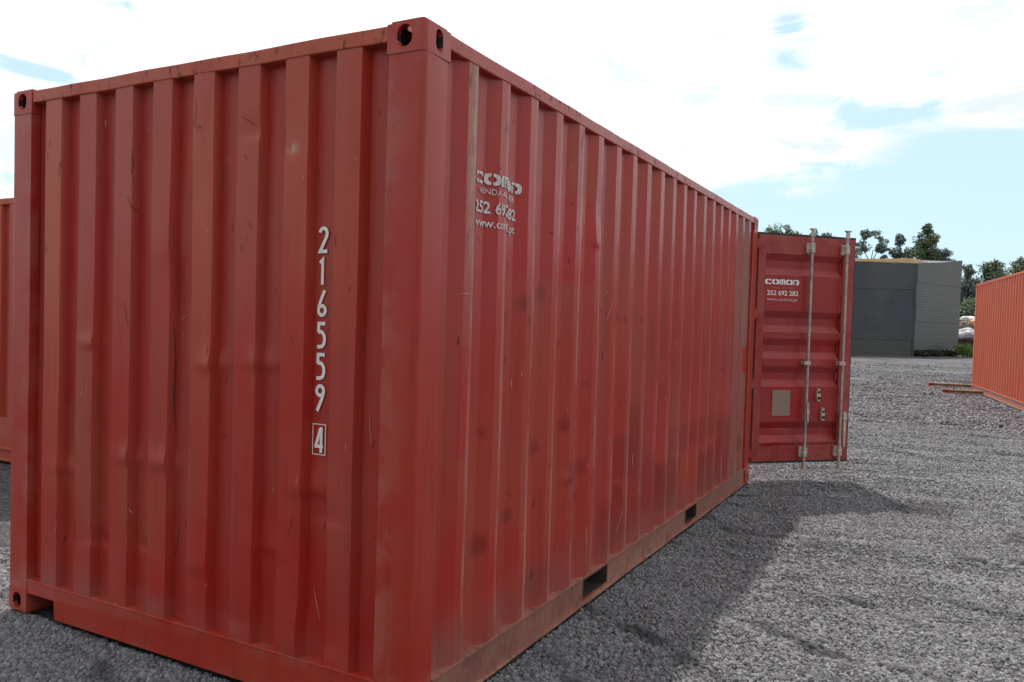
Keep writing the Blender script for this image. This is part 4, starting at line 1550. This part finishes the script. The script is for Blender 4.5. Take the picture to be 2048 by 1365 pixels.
tree('tree', -3.6, 84, 8.3, [(0, .85, 1.7, .9, 2), (1.6, .82, 1.5, .8, 2), (-1.5, .78, 1.3, .9, 1.5), (.5, .5, 2.5, 1.6, 3)], M_LEAF2,
     'broad low bushy tree peeping over the ochre roof edge of the shed', 'tree', GR, 6, n=3800)
tree('tree', -.3, 90, 12.0, [(.1, .955, .45, .5, .8), (0, .87, 1.0, .8, 2.0), (-.5, .76, 1.4, .8, 2.4), (.8, .74, 1.0, .8, 2.0), (-1.1, .66, 1.1, .7, 1.6), (0, .60, 1.9, 1.0, 2.6), (0, .45, 1.8, 1.2, 2)],
     M_LEAF2, 'tallest dark pointed tree rising behind the shed', 'tree', GR, 7, n=5600)
tree('tree', 1.25, 88, 9.8, [(.1, .93, .42, .4, .7), (.35, .80, .8, .6, 1.2), (-.1, .66, .7, .8, 1.2), (.2, .5, 1, 1, 1)], M_LEAF1,
     'ragged narrow tree against the right flank of the tallest one', 'tree', GR, 8, n=1500)
tree('tree', 3.15, 86, 7.6, [(0, .95, .5, .6, 1), (.1, .76, .8, 1.0, 2), (.1, .5, 1.0, 1.5, 2), (0, .25, 1.1, 1.4, 2)], M_LEAF1,
     'dark slender tree beside the right corner of the shed', 'tree', GR, 9, n=2600)
tree('tree', 4.95, 88, 7.9, dense(2.8), M_LEAF2, 'dark bushy tree between the shed and the orange container', 'tree', GR, 10, n=5200)
tree('tree', 5.9, 92, 8.3, [(0, .90, .8, .8, 1), (.1, .7, 1.1, 1.2, 2), (0, .4, 1.4, 1.8, 2)], M_LEAF1, 'thin pale tree behind the bushy ones by the orange container', 'tree', GR, 11, n=2200)
tree('tree', 7.2, 86, 8.0, dense(2.5), M_LEAF2, 'rounded dense tree showing above the top rail of the orange container', 'tree', GR, 12, n=5200)
tree('tree', 9.2, 86, 7.6, dense(2.5), M_LEAF2, 'tree crown at the right edge above the orange container', 'tree', GR, 13, n=3800)
tree('tree', 3.9, 80, 4.6, [(0, .75, 1.6, 1.0, 2), (1.6, .7, 1.4, 1.0, 2), (0, .35, 2.2, 1.2, 3), (-1.2, .6, 1, 1, 1)], M_LEAF2,
     'low dark scrub tree filling the gap right of the shed', 'tree', GR, 14, n=5200)

for i, (x, y, h, w_, m_, lab) in enumerate([
        (.35, 56.2, .42, .4, M_LEAF3, 'dusty low shrub under the left end of the shed floor'),
        (1.0, 58.2, .45, .5, M_LEAF3, 'dusty low shrub under the middle of the shed floor'),
        (1.75, 60.4, .42, .4, M_LEAF3, 'dark low shrub under the right end of the shed floor'),
        (2.62, 60.5, .95, .45, M_LEAF4, 'bright green weed clump at the right corner of the shed'),
        (3.15, 61.5, .6, .4, M_LEAF4, 'small green weed clump close to the orange container end')]):
    tree('shrub', x, y, h, [(0, .55, w_, h * .38, 2), (-.3 * w_, .4, w_ * .7, h * .3, 1), (.4 * w_, .4, w_ * .6, h * .3, 1)], m_, lab, 'shrub',
         'shrubs by the shed', 40 + i, leaf=.14, n=520, trunk_r=.03)

# ------------------------------------------------------------------ heap of sacks beyond the shed
M_SACKW = simple('white_sack', (.62, .62, .64), .8, 0, .2, 3)
M_SACKO = simple('orange_sack', (.60, .36, .20), .8, 0, .25, 3)
M_SACKB = simple('brown_sack', (.26, .19, .14), .8, 0, .3, 3)
M_BIN = simple('dark_skip_paint', (.055, .025, .022), .7, 0, .3, 3)
bm = bmesh.new()
prism(bm, [(-1.6, 0.1), (1.5, 0.1), (1.8, 1.05), (-1.9, 1.05)], 'y', -.8, .8)
sk = empty('rubbish_skip', (4.0, 67.0, -.02))
obj('skip_body', bm, M_BIN, sk, bevel=.03)
bm = bmesh.new(); box(bm, -1.95, 1.85, -.86, .86, 1.052, 1.14); obj('skip_rim', bm, M_BIN, sk, bevel=.01)
tag(sk, 'dark brown skip under the sacks right of the shed', 'skip')


def sack(x, y, z, sx, sy, sz, mat, lab, seed):
    bm = bmesh.new()
    bmesh.ops.create_icosphere(bm, subdivisions=4, radius=1)
    for v in bm.verts:
        n1 = noise.noise(v.co * 1.4 + Vector((seed, 0, 0))); n2 = noise.noise(v.co * 4 + Vector((0, seed, 0)))
        k = 1 + .30 * n1 + .10 * n2
        c_ = v.co * k
        v.co = Vector((math.copysign(abs(c_.x) ** .8, c_.x) * sx, c_.y * sy, math.copysign(abs(c_.z) ** .85, c_.z) * sz))
    o = obj('sack', bm, mat, None, smooth=True)
    o.location = (x, y, z)
    tag(o, lab, 'sack', 'sacks heaped on the skip')


sack(2.95, 66.6, 1.52, .62, .5, .40, M_SACKW, 'large white sack with a blue-grey sheen, lowest on the heap', 1)
sack(4.0, 66.8, 1.55, .7, .5, .42, M_SACKW, 'white sack half hidden behind the end of the orange container', 2)
sack(2.80, 66.9, 2.12, .42, .4, .30, M_SACKB, 'brown sack between the white and orange sacks', 3)
sack(3.55, 67.0, 2.30, .62, .5, .36, M_SACKO, 'orange sack near the top of the heap', 4)
sack(2.95, 67.2, 2.55, .50, .4, .20, M_SACKW, 'flat cream sack on top of the heap beside the shed wall', 5)
